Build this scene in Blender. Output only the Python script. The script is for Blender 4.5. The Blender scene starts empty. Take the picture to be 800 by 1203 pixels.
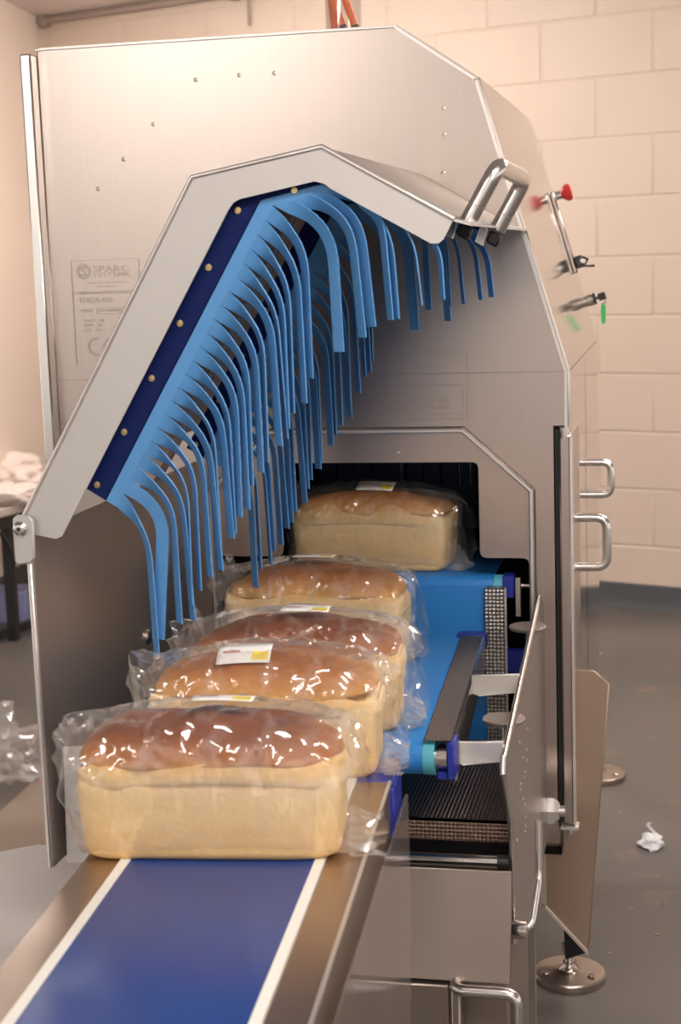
import bpy, bmesh, math, random
from mathutils import Vector, Matrix, noise

# ------------------------------------------------------------------ camera, world, lights, exposure
scene = bpy.context.scene
col = scene.collection
W, HGT, FPX = 800.0, 1203.0, 1850.0
PITCH, ROLL, YAW, CAMZ = math.radians(9.17), 0.034, math.radians(12.4), 1.36
CAM = Vector((0, 0, CAMZ))
FWD = Vector((-math.sin(YAW)*math.cos(PITCH), math.cos(YAW)*math.cos(PITCH), -math.sin(PITCH)))
R0 = Vector((math.cos(YAW), math.sin(YAW), 0))
D0 = -R0.cross(FWD)
IX = R0*math.cos(ROLL) + D0*math.sin(ROLL)
JY = D0*math.cos(ROLL) - R0*math.sin(ROLL)
cd = bpy.data.cameras.new('camera')
cam = bpy.data.objects.new('camera', cd); col.objects.link(cam)
m = Matrix((IX, -JY, -FWD)).transposed().to_4x4(); m.translation = CAM
cam.matrix_world = m
cd.sensor_fit = 'VERTICAL'; cd.sensor_height = 24.0; cd.sensor_width = 24.0*W/HGT
cd.lens = FPX/HGT*24.0
cd.clip_start = 0.05; cd.clip_end = 100
cd.dof.use_dof = True; cd.dof.focus_distance = 2.35; cd.dof.aperture_fstop = 5.0
scene.camera = cam

wd = bpy.data.worlds.new('room_ambient'); scene.world = wd; wd.use_nodes = True
wd.node_tree.nodes['Background'].inputs[0].default_value = (1.0, 0.90, 0.82, 1)
wd.node_tree.nodes['Background'].inputs[1].default_value = 0.85
scene.view_settings.view_transform = 'Standard'
scene.view_settings.look = 'None'
scene.view_settings.gamma = 1.0
scene.view_settings.use_curve_mapping = False
scene.view_settings.exposure = 0.3
CEIL = 2.475
LAMPS = [(-2.6, -3.4, 26), (-4.6, -7.2, 16), (-1.9, -0.8, 24), (1.3, -2.8, 72), (0.62, 0.75, 60), (0.9, 3.9, 50), (-1.7, 5.2, 46)]   # x, y, brightness of the added, unseen ceiling battens

# ------------------------------------------------------------------ pixel helpers (photo pixel -> point on a real plane)
def ray(x, y): return FWD*FPX + IX*(x-W/2) + JY*(y-HGT/2)
def onY(x, y, Y): r = ray(x, y); return CAM + r*(Y/r.y)
def onZ(x, y, Z): r = ray(x, y); return CAM + r*((Z-CAMZ)/r.z)
def onX(x, y, X): r = ray(x, y); return CAM + r*(X/r.x)

# ------------------------------------------------------------------ materials
def mat(name, colr, rough=0.5, metal=0.0, spec=None, noise_amt=0.0, noise_scale=8.0, bump=0.0, bump_scale=60.0,
        stretch=(1, 1, 1), rough_amt=0.0, coat=0.0):
    M = bpy.data.materials.new(name); M.use_nodes = True
    nt = M.node_tree; b = nt.nodes['Principled BSDF']
    b.inputs['Base Color'].default_value = (*colr, 1); b.inputs['Roughness'].default_value = rough
    b.inputs['Metallic'].default_value = metal
    if spec is not None: b.inputs['Specular IOR Level'].default_value = spec
    if coat: b.inputs['Coat Weight'].default_value = coat
    if noise_amt or bump or rough_amt:
        tc = nt.nodes.new('ShaderNodeTexCoord'); mp = nt.nodes.new('ShaderNodeMapping')
        geo = nt.nodes.new('ShaderNodeNewGeometry')
        mp.inputs['Scale'].default_value = stretch
        nt.links.new(geo.outputs['Position'], mp.inputs['Vector'])
        if noise_amt:
            n = nt.nodes.new('ShaderNodeTexNoise'); n.inputs['Scale'].default_value = noise_scale; n.inputs['Detail'].default_value = 5
            nt.links.new(mp.outputs[0], n.inputs['Vector'])
            mx = nt.nodes.new('ShaderNodeMix'); mx.data_type = 'RGBA'
            mx.inputs['A'].default_value = (*[c*(1-noise_amt) for c in colr], 1)
            mx.inputs['B'].default_value = (*[min(1, c*(1+noise_amt)) for c in colr], 1)
            nt.links.new(n.outputs['Fac'], mx.inputs['Factor']); nt.links.new(mx.outputs['Result'], b.inputs['Base Color'])
        if bump or rough_amt:
            n2 = nt.nodes.new('ShaderNodeTexNoise'); n2.inputs['Scale'].default_value = bump_scale; n2.inputs['Detail'].default_value = 3
            nt.links.new(mp.outputs[0], n2.inputs['Vector'])
            if bump:
                bp = nt.nodes.new('ShaderNodeBump'); bp.inputs['Strength'].default_value = bump; bp.inputs['Distance'].default_value = 0.002
                nt.links.new(n2.outputs['Fac'], bp.inputs['Height']); nt.links.new(bp.outputs[0], b.inputs['Normal'])
            if rough_amt:
                mr = nt.nodes.new('ShaderNodeMapRange'); mr.inputs['To Min'].default_value = rough-rough_amt; mr.inputs['To Max'].default_value = rough+rough_amt
                nt.links.new(n2.outputs['Fac'], mr.inputs['Value']); nt.links.new(mr.outputs[0], b.inputs['Roughness'])
    return M

M = {}
M['face'] = mat('brushed_steel', (0.57, 0.495, 0.45), 0.30, 1.0, rough_amt=0.05, bump_scale=14, stretch=(30, 1, 1.2), noise_amt=0.035, noise_scale=5)
M['hood'] = mat('satin_steel', (0.62, 0.595, 0.575), 0.55, 0.7, noise_amt=0.03, noise_scale=18)
M['guard'] = mat('dull_steel', (0.44, 0.385, 0.35), 0.42, 0.85, noise_amt=0.05, noise_scale=7, rough_amt=0.04, bump_scale=9)
M['flap'] = mat('flap_steel', (0.40, 0.345, 0.305), 0.32, 1.0, noise_amt=0.03, noise_scale=5)
M['arm'] = mat('white_steel_arm', (0.78, 0.75, 0.72), 0.45, 0.4)
M['footsteel'] = mat('foot_steel', (0.50, 0.43, 0.38), 0.30, 1.0)
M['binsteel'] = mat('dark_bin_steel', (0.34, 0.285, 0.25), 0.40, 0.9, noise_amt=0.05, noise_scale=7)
M['mirror'] = mat('polished_steel', (0.80, 0.75, 0.71), 0.10, 1.0)
M['chrome'] = mat('bright_steel', (0.80, 0.775, 0.75), 0.22, 1.0)
M['rail'] = mat('rail_steel', (0.46, 0.37, 0.31), 0.32, 1.0, noise_amt=0.06, noise_scale=10)
M['leg'] = mat('leg_steel', (0.68, 0.52, 0.405), 0.34, 1.0, noise_amt=0.05, noise_scale=8, stretch=(1, 1, 1))
M['rim'] = mat('light_steel_edge', (0.84, 0.80, 0.77), 0.35, 0.85)
M['black'] = mat('black_plastic', (0.012, 0.011, 0.011), 0.45)
M['inside'] = mat('cavity_shade', (0.018, 0.016, 0.017), 0.7)
M['navy'] = mat('navy_plastic', (0.004, 0.012, 0.085), 0.6, spec=0.15)
M['darkcurtain'] = mat('dark_blue_rubber', (0.012, 0.035, 0.09), 0.6)
M['blueblock'] = mat('blue_nylon', (0.018, 0.03, 0.30), 0.4)
M['strip'] = mat('light_blue_rubber', (0.085, 0.275, 0.58), 0.5, noise_amt=0.05, noise_scale=30)
M['belt'] = mat('sky_blue_belt', (0.025, 0.225, 0.64), 0.42, noise_amt=0.05, noise_scale=40)
M['cyan'] = mat('cyan_collar', (0.10, 0.42, 0.55), 0.35)
M['deepbelt'] = mat('deep_blue_belt', (0.016, 0.050, 0.215), 0.22, noise_amt=0.12, noise_scale=9, rough_amt=0.06, bump_scale=12)
M['white'] = mat('white_band', (0.82, 0.80, 0.74), 0.5)
M['red'] = mat('red_plastic', (0.55, 0.022, 0.025), 0.35)
M['green'] = mat('green_tag', (0.05, 0.52, 0.12), 0.4)
M['brass'] = mat('brass_screw', (0.55, 0.42, 0.22), 0.3, 1.0)
M['etch'] = mat('etched_steel', (0.48, 0.41, 0.37), 0.36, 1.0)
M['sticker'] = mat('sticker_white', (0.86, 0.85, 0.82), 0.4)
M['yellow'] = mat('sticker_yellow', (0.86, 0.66, 0.07), 0.4)
M['redprint'] = mat('sticker_print', (0.55, 0.25, 0.22), 0.5)
M['wall'] = mat('cream_painted_block', (0.67, 0.545, 0.45), 0.62, noise_amt=0.035, noise_scale=5, bump=0.35, bump_scale=90)
M['mortar'] = mat('cream_painted_joint', (0.65, 0.53, 0.44), 0.65, bump=0.3, bump_scale=120)
M['plaster'] = mat('pale_plaster', (0.85, 0.74, 0.65), 0.7, noise_amt=0.02, noise_scale=2)
M['ceil'] = mat('ceiling_white', (0.68, 0.62, 0.62), 0.8)
M['skirt'] = mat('dark_grey_skirting', (0.075, 0.078, 0.085), 0.75)
M['pipe'] = mat('grey_conduit', (0.34, 0.27, 0.23), 0.5)
M['tray'] = mat('pale_grey_sheet', (0.52, 0.49, 0.475), 0.45, 0.2)
M['card'] = mat('brown_card', (0.33, 0.255, 0.20), 0.8, noise_amt=0.05)
M['paper'] = mat('white_paper', (0.80, 0.79, 0.82), 0.7)
M['softwhite'] = mat('white_film', (0.86, 0.74, 0.68), 0.6)
M['tabletop'] = mat('grey_laminate', (0.55, 0.47, 0.43), 0.6)
M['darkbrown'] = mat('dark_frame', (0.02, 0.017, 0.016), 0.5)
M['violet'] = mat('lilac_box', (0.33, 0.35, 0.62), 0.6)
M['housing'] = mat('white_enamel', (0.8, 0.8, 0.78), 0.5)

def dimple(name, base, hi, scale):
    Mt = mat(name, base, 0.35, 0.9); nt = Mt.node_tree; b = nt.nodes['Principled BSDF']
    g = nt.nodes.new('ShaderNodeNewGeometry'); v = nt.nodes.new('ShaderNodeTexVoronoi'); v.inputs['Scale'].default_value = scale
    v.inputs['Randomness'].default_value = 0.12
    nt.links.new(g.outputs['Position'], v.inputs['Vector'])
    r = nt.nodes.new('ShaderNodeValToRGB'); r.color_ramp.elements[0].color = (*hi, 1); r.color_ramp.elements[1].color = (*base, 1)
    r.color_ramp.elements[0].position = 0.25; r.color_ramp.elements[1].position = 0.5
    nt.links.new(v.outputs['Distance'], r.inputs[0]); nt.links.new(r.outputs[0], b.inputs['Base Color'])
    bp = nt.nodes.new('ShaderNodeBump'); bp.inputs['Strength'].default_value = 0.8; bp.inputs['Distance'].default_value = 0.003; bp.invert = True
    nt.links.new(v.outputs['Distance'], bp.inputs['Height']); nt.links.new(bp.outputs[0], b.inputs['Normal'])
    return Mt
M['dimple'] = dimple('dimpled_steel', (0.24, 0.22, 0.205), (0.85, 0.80, 0.76), 150)
M['dimpledark'] = dimple('dark_perforated_steel', (0.34, 0.245, 0.19), (0.05, 0.036, 0.03), 165)
M['ribbed'] = dimple('fine_ribbed_steel', (0.20, 0.165, 0.14), (0.10, 0.085, 0.07), 330)

def film(name, tint, g0, g1, h0, h1, rough=0.08, hazecol=(0.95, 0.9, 0.86), crinkle=0.0, cscale=45, veil=0.0):
    """thin clear plastic: see-through face on, glossier and milkier where it turns edge on"""
    Mt = bpy.data.materials.new(name); Mt.use_nodes = True; nt = Mt.node_tree; nt.nodes.clear()
    N = nt.nodes.new; Lk = nt.links.new
    out = N('ShaderNodeOutputMaterial'); tr = N('ShaderNodeBsdfTransparent'); tr.inputs[0].default_value = (*tint, 1)
    gl = N('ShaderNodeBsdfGlossy'); gl.inputs['Roughness'].default_value = rough; gl.inputs[0].default_value = (1, 1, 1, 1)
    df = N('ShaderNodeBsdfDiffuse'); df.inputs[0].default_value = (*hazecol, 1)
    lw = N('ShaderNodeLayerWeight'); lw.inputs[0].default_value = 0.5
    pw = N('ShaderNodeMath'); pw.operation = 'POWER'; pw.inputs[1].default_value = 4.0; Lk(lw.outputs['Facing'], pw.inputs[0])
    facs = []
    for lo, hi in ((g0, g1), (h0, h1)):
        mr = N('ShaderNodeMapRange'); mr.inputs['To Min'].default_value = lo; mr.inputs['To Max'].default_value = hi
        Lk(pw.outputs[0], mr.inputs['Value']); facs.append(mr)
    if crinkle:
        g = N('ShaderNodeTexCoord'); n = N('ShaderNodeTexNoise'); n.noise_type = 'RIDGED_MULTIFRACTAL'; n.inputs['Scale'].default_value = cscale; n.inputs['Detail'].default_value = 3
        Lk(g.outputs['Object'], n.inputs['Vector'])
        bp = N('ShaderNodeBump'); bp.inputs['Strength'].default_value = crinkle; bp.inputs['Distance'].default_value = 0.004
        Lk(n.outputs['Fac'], bp.inputs['Height']); Lk(bp.outputs[0], gl.inputs['Normal'])
    hz_out = facs[1].outputs[0]
    if veil:
        g2 = N('ShaderNodeTexCoord'); mp = N('ShaderNodeMapping'); mp.inputs['Scale'].default_value = (1.0, 0.6, 0.6); Lk(g2.outputs['Object'], mp.inputs[0])
        n2 = N('ShaderNodeTexNoise'); n2.inputs['Scale'].default_value = 26; n2.inputs['Detail'].default_value = 4; n2.inputs['Distortion'].default_value = 1.2; Lk(mp.outputs[0], n2.inputs['Vector'])
        m3 = N('ShaderNodeMapRange'); m3.inputs['From Min'].default_value = 0.48; m3.inputs['From Max'].default_value = 0.75; m3.inputs['To Max'].default_value = veil; Lk(n2.outputs['Fac'], m3.inputs['Value'])
        ad = N('ShaderNodeMath'); ad.operation = 'ADD'; Lk(hz_out, ad.inputs[0]); Lk(m3.outputs[0], ad.inputs[1]); hz_out = ad.outputs[0]
    m1 = N('ShaderNodeMixShader'); Lk(hz_out, m1.inputs[0]); Lk(tr.outputs[0], m1.inputs[1]); Lk(df.outputs[0], m1.inputs[2])
    m2 = N('ShaderNodeMixShader'); Lk(facs[0].outputs[0], m2.inputs[0]); Lk(m1.outputs[0], m2.inputs[1]); Lk(gl.outputs[0], m2.inputs[2]); Lk(m2.outputs[0], out.inputs[0])
    return Mt
M['bag'] = film('clear_bag_film', (0.99, 0.985, 0.98), 0.10, 0.65, 0.02, 0.34, 0.10, crinkle=0.6, cscale=24, veil=0.15)
M['bagend'] = film('gathered_bag_film', (0.98, 0.975, 0.97), 0.13, 0.6, 0.10, 0.35, 0.12, crinkle=0.4, cscale=40)
M['floorbag'] = film('clear_crumpled_film', (0.97, 0.96, 0.95), 0.10, 0.4, 0.14, 0.4, 0.15, crinkle=0.8, cscale=25)
M['perspex'] = film('clear_perspex', (0.90, 0.87, 0.85), 0.05, 0.4, 0.10, 0.15, 0.15, (0.50, 0.44, 0.40))
M['clearlens'] = film('clear_lens', (0.95, 0.93, 0.92), 0.06, 0.5, 0.03, 0.3, 0.05)
M['orange'] = mat('orange_plastic', (0.95, 0.20, 0.012), 0.3)

def floor_mat():
    Mt = mat('grey_screed_floor', (0.15, 0.135, 0.125), 0.42); nt = Mt.node_tree; b = nt.nodes['Principled BSDF']
    g = nt.nodes.new('ShaderNodeNewGeometry')
    n = nt.nodes.new('ShaderNodeTexNoise'); n.inputs['Scale'].default_value = 1.7; n.inputs['Detail'].default_value = 8
    n2 = nt.nodes.new('ShaderNodeTexNoise'); n2.inputs['Scale'].default_value = 6.5; n2.inputs['Detail'].default_value = 9; n2.inputs['Roughness'].default_value = 0.62
    for q in (n, n2): nt.links.new(g.outputs['Position'], q.inputs['Vector'])
    r = nt.nodes.new('ShaderNodeValToRGB')
    r.color_ramp.elements[0].position = 0.3; r.color_ramp.elements[0].color = (0.098, 0.090, 0.085, 1)
    r.color_ramp.elements[1].position = 0.75; r.color_ramp.elements[1].color = (0.165, 0.142, 0.127, 1)
    nt.links.new(n.outputs['Fac'], r.inputs[0])
    r2 = nt.nodes.new('ShaderNodeValToRGB'); r2.color_ramp.elements[0].position = 0.58; r2.color_ramp.elements[1].position = 0.78
    nt.links.new(n2.outputs['Fac'], r2.inputs[0])
    mx = nt.nodes.new('ShaderNodeMix'); mx.data_type = 'RGBA'; mx.inputs['B'].default_value = (0.24, 0.165, 0.115, 1)
    nt.links.new(r2.outputs[0], mx.inputs['Factor']); nt.links.new(r.outputs[0], mx.inputs['A'])
    nt.links.new(mx.outputs['Result'], b.inputs['Base Color'])
    bp = nt.nodes.new('ShaderNodeBump'); bp.inputs['Strength'].default_value = 0.15; nt.links.new(n2.outputs['Fac'], bp.inputs['Height'])
    nt.links.new(bp.outputs[0], b.inputs['Normal'])
    mr = nt.nodes.new('ShaderNodeMapRange'); mr.inputs['To Min'].default_value = 0.3; mr.inputs['To Max'].default_value = 0.55
    nt.links.new(n.outputs['Fac'], mr.inputs['Value']); nt.links.new(mr.outputs[0], b.inputs['Roughness'])
    return Mt
M['floor'] = floor_mat()

def bread_mat(name, lo, mid, hi, z0, z1, zoff=0.0):
    """colour of the baked crust: by height inside the loaf, broken up by noise"""
    Mt = mat(name, mid, 0.62); nt = Mt.node_tree; b = nt.nodes['Principled BSDF']
    tc = nt.nodes.new('ShaderNodeTexCoord'); sx = nt.nodes.new('ShaderNodeSeparateXYZ')
    nt.links.new(tc.outputs['Object'], sx.inputs[0])
    n = nt.nodes.new('ShaderNodeTexNoise'); n.inputs['Scale'].default_value = 22; n.inputs['Detail'].default_value = 6
    nt.links.new(tc.outputs['Object'], n.inputs['Vector'])
    mr = nt.nodes.new('ShaderNodeMapRange'); mr.inputs['From Min'].default_value = z0; mr.inputs['From Max'].default_value = z1
    nt.links.new(sx.outputs['Z'], mr.inputs['Value'])
    ad = nt.nodes.new('ShaderNodeMath'); ad.operation = 'MULTIPLY_ADD'; ad.inputs[1].default_value = 0.55
    nt.links.new(n.outputs['Fac'], ad.inputs[0]); nt.links.new(mr.outputs[0], ad.inputs[2])
    sb = nt.nodes.new('ShaderNodeMath'); sb.operation = 'SUBTRACT'; sb.inputs[1].default_value = 0.27
    nt.links.new(ad.outputs[0], sb.inputs[0])
    r = nt.nodes.new('ShaderNodeValToRGB'); e = r.color_ramp.elements
    e[0].position = 0.08; e[0].color = (*lo, 1); e[1].position = 0.9; e[1].color = (*hi, 1)
    k = e.new(0.45); k.color = (*mid, 1)
    nt.links.new(sb.outputs[0], r.inputs[0]); nt.links.new(r.outputs[0], b.inputs['Base Color'])
    bp = nt.nodes.new('ShaderNodeBump'); bp.inputs['Strength'].default_value = 0.25; bp.inputs['Distance'].default_value = 0.003
    n3 = nt.nodes.new('ShaderNodeTexNoise'); n3.inputs['Scale'].default_value = 140
    nt.links.new(tc.outputs['Object'], n3.inputs['Vector']); nt.links.new(n3.outputs['Fac'], bp.inputs['Height'])
    nt.links.new(bp.outputs[0], b.inputs['Normal'])
    b.inputs['Subsurface Weight'].default_value = 0.0
    return Mt
M['crumb'] = bread_mat('pale_bread_side', (0.78, 0.51, 0.22), (0.84, 0.605, 0.30), (0.87, 0.66, 0.37), -0.06, 0.06)
M['shred'] = bread_mat('torn_golden_shred', (0.85, 0.64, 0.36), (0.82, 0.56, 0.25), (0.68, 0.37, 0.11), -0.016, 0.018)
M['crust'] = bread_mat('brown_crust', (0.72, 0.42, 0.14), (0.42, 0.15, 0.036), (0.20, 0.052, 0.014), -0.022, 0.034)
M['crustlight'] = bread_mat('golden_crust', (0.78, 0.50, 0.20), (0.60, 0.29, 0.08), (0.36, 0.125, 0.03), -0.022, 0.036)

# ------------------------------------------------------------------ mesh helpers
ORG = {}
def worg(o): return ORG.get(o.name, Vector((0, 0, 0))) if o else Vector((0, 0, 0))
class MB:
    def __init__(s): s.v = []; s.f = []; s.sm = []
    def add(s, vs, fs, smooth=False):
        n = len(s.v); s.v += [Vector(p) for p in vs]; s.f += [[i+n for i in f] for f in fs]; s.sm += [smooth]*len(fs); return s
    def box(s, c, size, rz=0, R=None):
        R = R or Matrix.Rotation(rz, 3, 'Z'); c = Vector(c); h = Vector(size)/2
        vs = [c + R @ Vector((x*h.x, y*h.y, z*h.z)) for z in (-1, 1) for y in (-1, 1) for x in (-1, 1)]
        return s.add(vs, [(0, 2, 3, 1), (4, 5, 7, 6), (0, 1, 5, 4), (2, 6, 7, 3), (0, 4, 6, 2), (1, 3, 7, 5)])
    def prism(s, pts, vec):
        n = len(pts); vec = Vector(vec); a = [Vector(p) for p in pts]
        return s.add(a + [p+vec for p in a], [list(range(n))[::-1], list(range(n, 2*n))] + [(i, (i+1) % n, n+(i+1) % n, n+i) for i in range(n)])
    def tube(s, pts, r, n=12, cap=True):
        pts = [Vector(p) for p in pts]; rings = []; up = None
        for i, p in enumerate(pts):
            t = (pts[min(i+1, len(pts)-1)] - pts[max(i-1, 0)]).normalized()
            if up is None:
                up = t.orthogonal().normalized()
            else:
                up = (up - t*up.dot(t)).normalized()
            b = t.cross(up); rr = r[i] if isinstance(r, (list, tuple)) else r
            rings.append([p + (up*math.cos(2*math.pi*k/n) + b*math.sin(2*math.pi*k/n))*rr for k in range(n)])
        vs = [q for g in rings for q in g]
        fs = [(i*n+k, i*n+(k+1) % n, (i+1)*n+(k+1) % n, (i+1)*n+k) for i in range(len(pts)-1) for k in range(n)]
        s.add(vs, fs, True)
        if cap:
            s.add(rings[0], [list(range(n))[::-1]]); s.add(rings[-1], [list(range(n))])
        return s
    def lathe(s, c, axis, prof, n=20):
        """prof: (distance along the axis, radius)"""
        c = Vector(c); a = Vector(axis).normalized()
        return s.tube_prof(c, a, prof, n)
    def tube_prof(s, c, a, prof, n):
        up = a.orthogonal().normalized(); b = a.cross(up)
        vs = [c + a*d + (up*math.cos(2*math.pi*k/n) + b*math.sin(2*math.pi*k/n))*max(r, 1e-4) for d, r in prof for k in range(n)]
        fs = [(i*n+k, i*n+(k+1) % n, (i+1)*n+(k+1) % n, (i+1)*n+k) for i in range(len(prof)-1) for k in range(n)]
        s.add(vs, fs, True)
        s.add(vs[:n], [list(range(n))[::-1]]); s.add(vs[-n:], [list(range(n))])
        return s
    def build(s, name, material, parent=None, bevel=0.0, origin=None, sharp=38, seg=1):
        lo = Vector((min(p[i] for p in s.v) for i in range(3))); hi = Vector((max(p[i] for p in s.v) for i in range(3)))
        o0 = Vector(origin) if origin is not None else (lo+hi)/2
        me = bpy.data.meshes.new(name); me.from_pydata([p-o0 for p in s.v], [], s.f)
        bm = bmesh.new(); bm.from_mesh(me); bmesh.ops.remove_doubles(bm, verts=bm.verts, dist=1e-6)
        bmesh.ops.recalc_face_normals(bm, faces=bm.faces); bm.to_mesh(me); bm.free()
        me.polygons.foreach_set('use_smooth', [True]*len(me.polygons)); me.set_sharp_from_angle(angle=math.radians(sharp))
        me.materials.append(material)
        o = bpy.data.objects.new(name, me); col.objects.link(o)
        o.location = o0 - worg(parent); o.parent = parent; ORG[o.name] = o0
        if bevel:
            b = o.modifiers.new('edge', 'BEVEL'); b.width = bevel; b.segments = seg; b.limit_method = 'ANGLE'; b.angle_limit = math.radians(40)
        return o
def tag(o, label, cat, group=None, kind=None):
    if label: o['label'] = label
    if cat: o['category'] = cat
    if group: o['group'] = group
    if kind: o['kind'] = kind
    return o
def thing(name, loc, label, cat, group=None, kind=None):
    o = bpy.data.objects.new(name, None); o.location = loc; col.objects.link(o); ORG[o.name] = Vector(loc)
    o.empty_display_size = 0.05
    return tag(o, label, cat, group, kind)
def text_obj(name, body, center, height, material, parent, width=None, bold=0.0, rot=None):
    """lettering as flat geometry lying on a face that looks towards -Y"""
    cu = bpy.data.curves.new(name, 'FONT'); cu.body = body; cu.align_x = 'CENTER'; cu.align_y = 'CENTER'; cu.size = 1.0
    cu.offset = bold; cu.extrude = 0.0; cu.resolution_u = 2
    to = bpy.data.objects.new(name, cu); col.objects.link(to)
    dg = bpy.context.evaluated_depsgraph_get(); dg.update()
    me = bpy.data.meshes.new_from_object(to.evaluated_get(dg)); bpy.data.objects.remove(to)
    xs = [v.co.x for v in me.vertices]; ys = [v.co.y for v in me.vertices]
    if not xs: return None
    cx, cy = (min(xs)+max(xs))/2, (min(ys)+max(ys))/2
    sy = height/(max(ys)-min(ys)); sx = (width/(max(xs)-min(xs))) if width else sy
    for v in me.vertices: v.co = Vector(((v.co.x-cx)*sx, 0, (v.co.y-cy)*sy))
    me.materials.clear(); me.materials.append(material)
    o = bpy.data.objects.new(name, me); col.objects.link(o); o.location = Vector(center) - worg(parent); o.parent = parent; ORG[o.name] = Vector(center)
    return o
def arc_corner(a, c, b, r, n=5):
    """round a polyline corner at c"""
    a, c, b = Vector(a), Vector(c), Vector(b); d1 = (a-c).normalized(); d2 = (b-c).normalized()
    p1, p2 = c+d1*r, c+d2*r
    return [(p1*(1-t)**2 + c*2*t*(1-t) + p2*t*t) for t in [i/n for i in range(n+1)]]
def rpath(pts, r):
    out = [Vector(pts[0])]
    for i in range(1, len(pts)-1): out += arc_corner(pts[i-1], pts[i], pts[i+1], r)
    return out + [Vector(pts[-1])]

# ================================================================== THE ROOM
# the block wall runs obliquely behind the machine
WA = math.radians(19.5); WU = Vector((math.cos(WA), -math.sin(WA), 0)); WN = Vector((-math.sin(WA), -math.cos(WA), 0))
WP = Vector((-0.22, 6.02, 0))
def on_wall(x, y):
    r = ray(x, y); t = (WP-CAM).dot(WN)/r.dot(WN); return CAM + r*t
cor = on_wall(48, 45); uL = (cor-WP).dot(WU); uR = 3.4
fl = MB().add([(-6, -9, 0), (7, -9, 0), (7, 9, 0), (-6, 9, 0)], [(0, 1, 2, 3)]).build('floor', M['floor'])
tag(fl, 'grey screed factory floor with scuffs and brown stains', None, kind='structure')
ce = MB().box((0.5, 1.5, CEIL+0.05), (13, 15, 0.1)).build('ceiling', M['ceil']); tag(ce, 'flat off-white ceiling above the back wall', None, kind='structure')
wb = MB(); p0 = WP + WU*(uL-0.1); p1 = WP + WU*uR
wb.prism([p0-WN*0.0035, p1-WN*0.0035, p1-WN*0.2, p0-WN*0.2], (0, 0, CEIL))
wall = wb.build('wall_back', M['mortar']); tag(wall, 'cream painted concrete block wall behind the machine', None, kind='structure')
BW, BH, JT = 0.44, 0.218, 0.007
def block_mesh(w):
    b = MB().box((0, 0, 0), (w-JT, 0.03, BH-JT)); o = b.build('block', M['wall'], None, bevel=0.0)
    bm = bmesh.new(); bm.from_mesh(o.data); bmesh.ops.bevel(bm, geom=[e for e in bm.edges], offset=0.003, segments=1, affect='EDGES')
    bm.to_mesh(o.data); bm.free(); me = o.data; bpy.data.objects.remove(o)
    return me
full = block_mesh(BW)
Zref = on_wall(720, 232).z   # one course line seen in the photograph
k0 = math.floor(Zref/BH); zs = Zref - k0*BH - BH
uref = (on_wall(700, 60)-WP).dot(WU)
rr = random.Random(3)
row = 0; z = zs; nb = 0; halves = {}
while z < CEIL:
    zc0, zc1 = max(z, 0.0), min(z+BH, CEIL)
    par = (round((Zref - z)/BH)) % 2
    u = uref - BW*20 + (0 if par == 1 else BW/2)
    while u < uR:
        a, b_ = max(u, uL-0.05), min(u+BW, uR)
        if b_-a > 0.04 and zc1-zc0 > 0.03:
            if b_-a > BW-0.01 and zc1-zc0 > BH-0.01: me = full
            else:
                q = MB().box((0, 0, 0), (b_-a-JT, 0.03, zc1-zc0-JT)); oo = q.build('block', M['wall']); me = oo.data; bpy.data.objects.remove(oo)
            o = bpy.data.objects.new('block', me); col.objects.link(o); o.parent = wall
            c = WP + WU*((a+b_)/2) + WN*(0.001*rr.random() - 0.0155) + Vector((0, 0, (zc0+zc1)/2))
            o.location = c - worg(wall); o.rotation_euler = (0, 0, -WA); nb += 1
        u += BW
    z += BH
sk = MB(); a0 = WP+WU*uL; a1 = WP+WU*uR
sk.add([*(p + WN*d + Vector((0, 0, h)) for p in (a0, a1) for d, h in ((0.003, 0), (0.034, 0), (0.026, 0.012), (0.021, 0.03), (0.018, 0.088), (0.003, 0.092)))],
       [(i, i+1, i+7, i+6) for i in range(5)] + [(0, 6, 11, 5), (0, 1, 2, 3, 4, 5), (6, 7, 8, 9, 10, 11)])
tag(sk.build('baseboard_back', M['skirt'], sharp=60), 'dark grey coved skirting along the block wall', None, kind='structure')
pe = onZ(-30, 735, 0); pe.z = 0; cb = Vector((cor.x, cor.y, 0)); dl = (pe-cb).normalized(); pe = cb + dl*1.6
nl = Vector((-dl.y, dl.x, 0)); nl = nl if nl.x < 0 else -nl
wl = MB().prism([cb, pe, pe+nl*0.12, cb+nl*0.12], (0, 0, CEIL)).build('wall_left', M['plaster'])
tag(wl, 'smooth pale plaster wall at the far corner behind the table', None, kind='structure')
bl = MB().prism([cb-nl*0.001, pe-nl*0.001, pe-nl*0.02, cb-nl*0.02], (0, 0, 0.12)).build('baseboard_left', M['skirt'])
tag(bl, 'dark skirting at the foot of the plaster wall', None, kind='structure')
# conduit under the ceiling
c0, c1 = on_wall(-30, 33), on_wall(290, 0); dd = (c1-c0).normalized()
zc = CEIL-0.022
q0 = WP + WU*(uL+0.02) + WN*0.04; q1 = WP + WU*uR + WN*0.04
pipe = thing('wall_conduit', (cor.x, cor.y, zc), 'thin grey conduit pipe running along the top of the block wall', 'pipe')
MB().tube([(q0.x, q0.y, zc), (q1.x, q1.y, zc)], 0.013).build('pipe', M['pipe'], pipe)
for x in (57, 281):
    p = on_wall(x, 20); u = (p-WP).dot(WU); b = WP + WU*u + WN*0.03
    MB().box((b.x, b.y, zc), (0.03, 0.05, 0.05), rz=-WA).build('clip', M['pipe'], pipe)
p = on_wall(295, 20); u = (p-WP).dot(WU); b = WP + WU*u + WN*0.016
MB().tube([(b.x, b.y, zc), (b.x, b.y, zc-0.13)], 0.006).build('drop_cable', M['pipe'], pipe)
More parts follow.
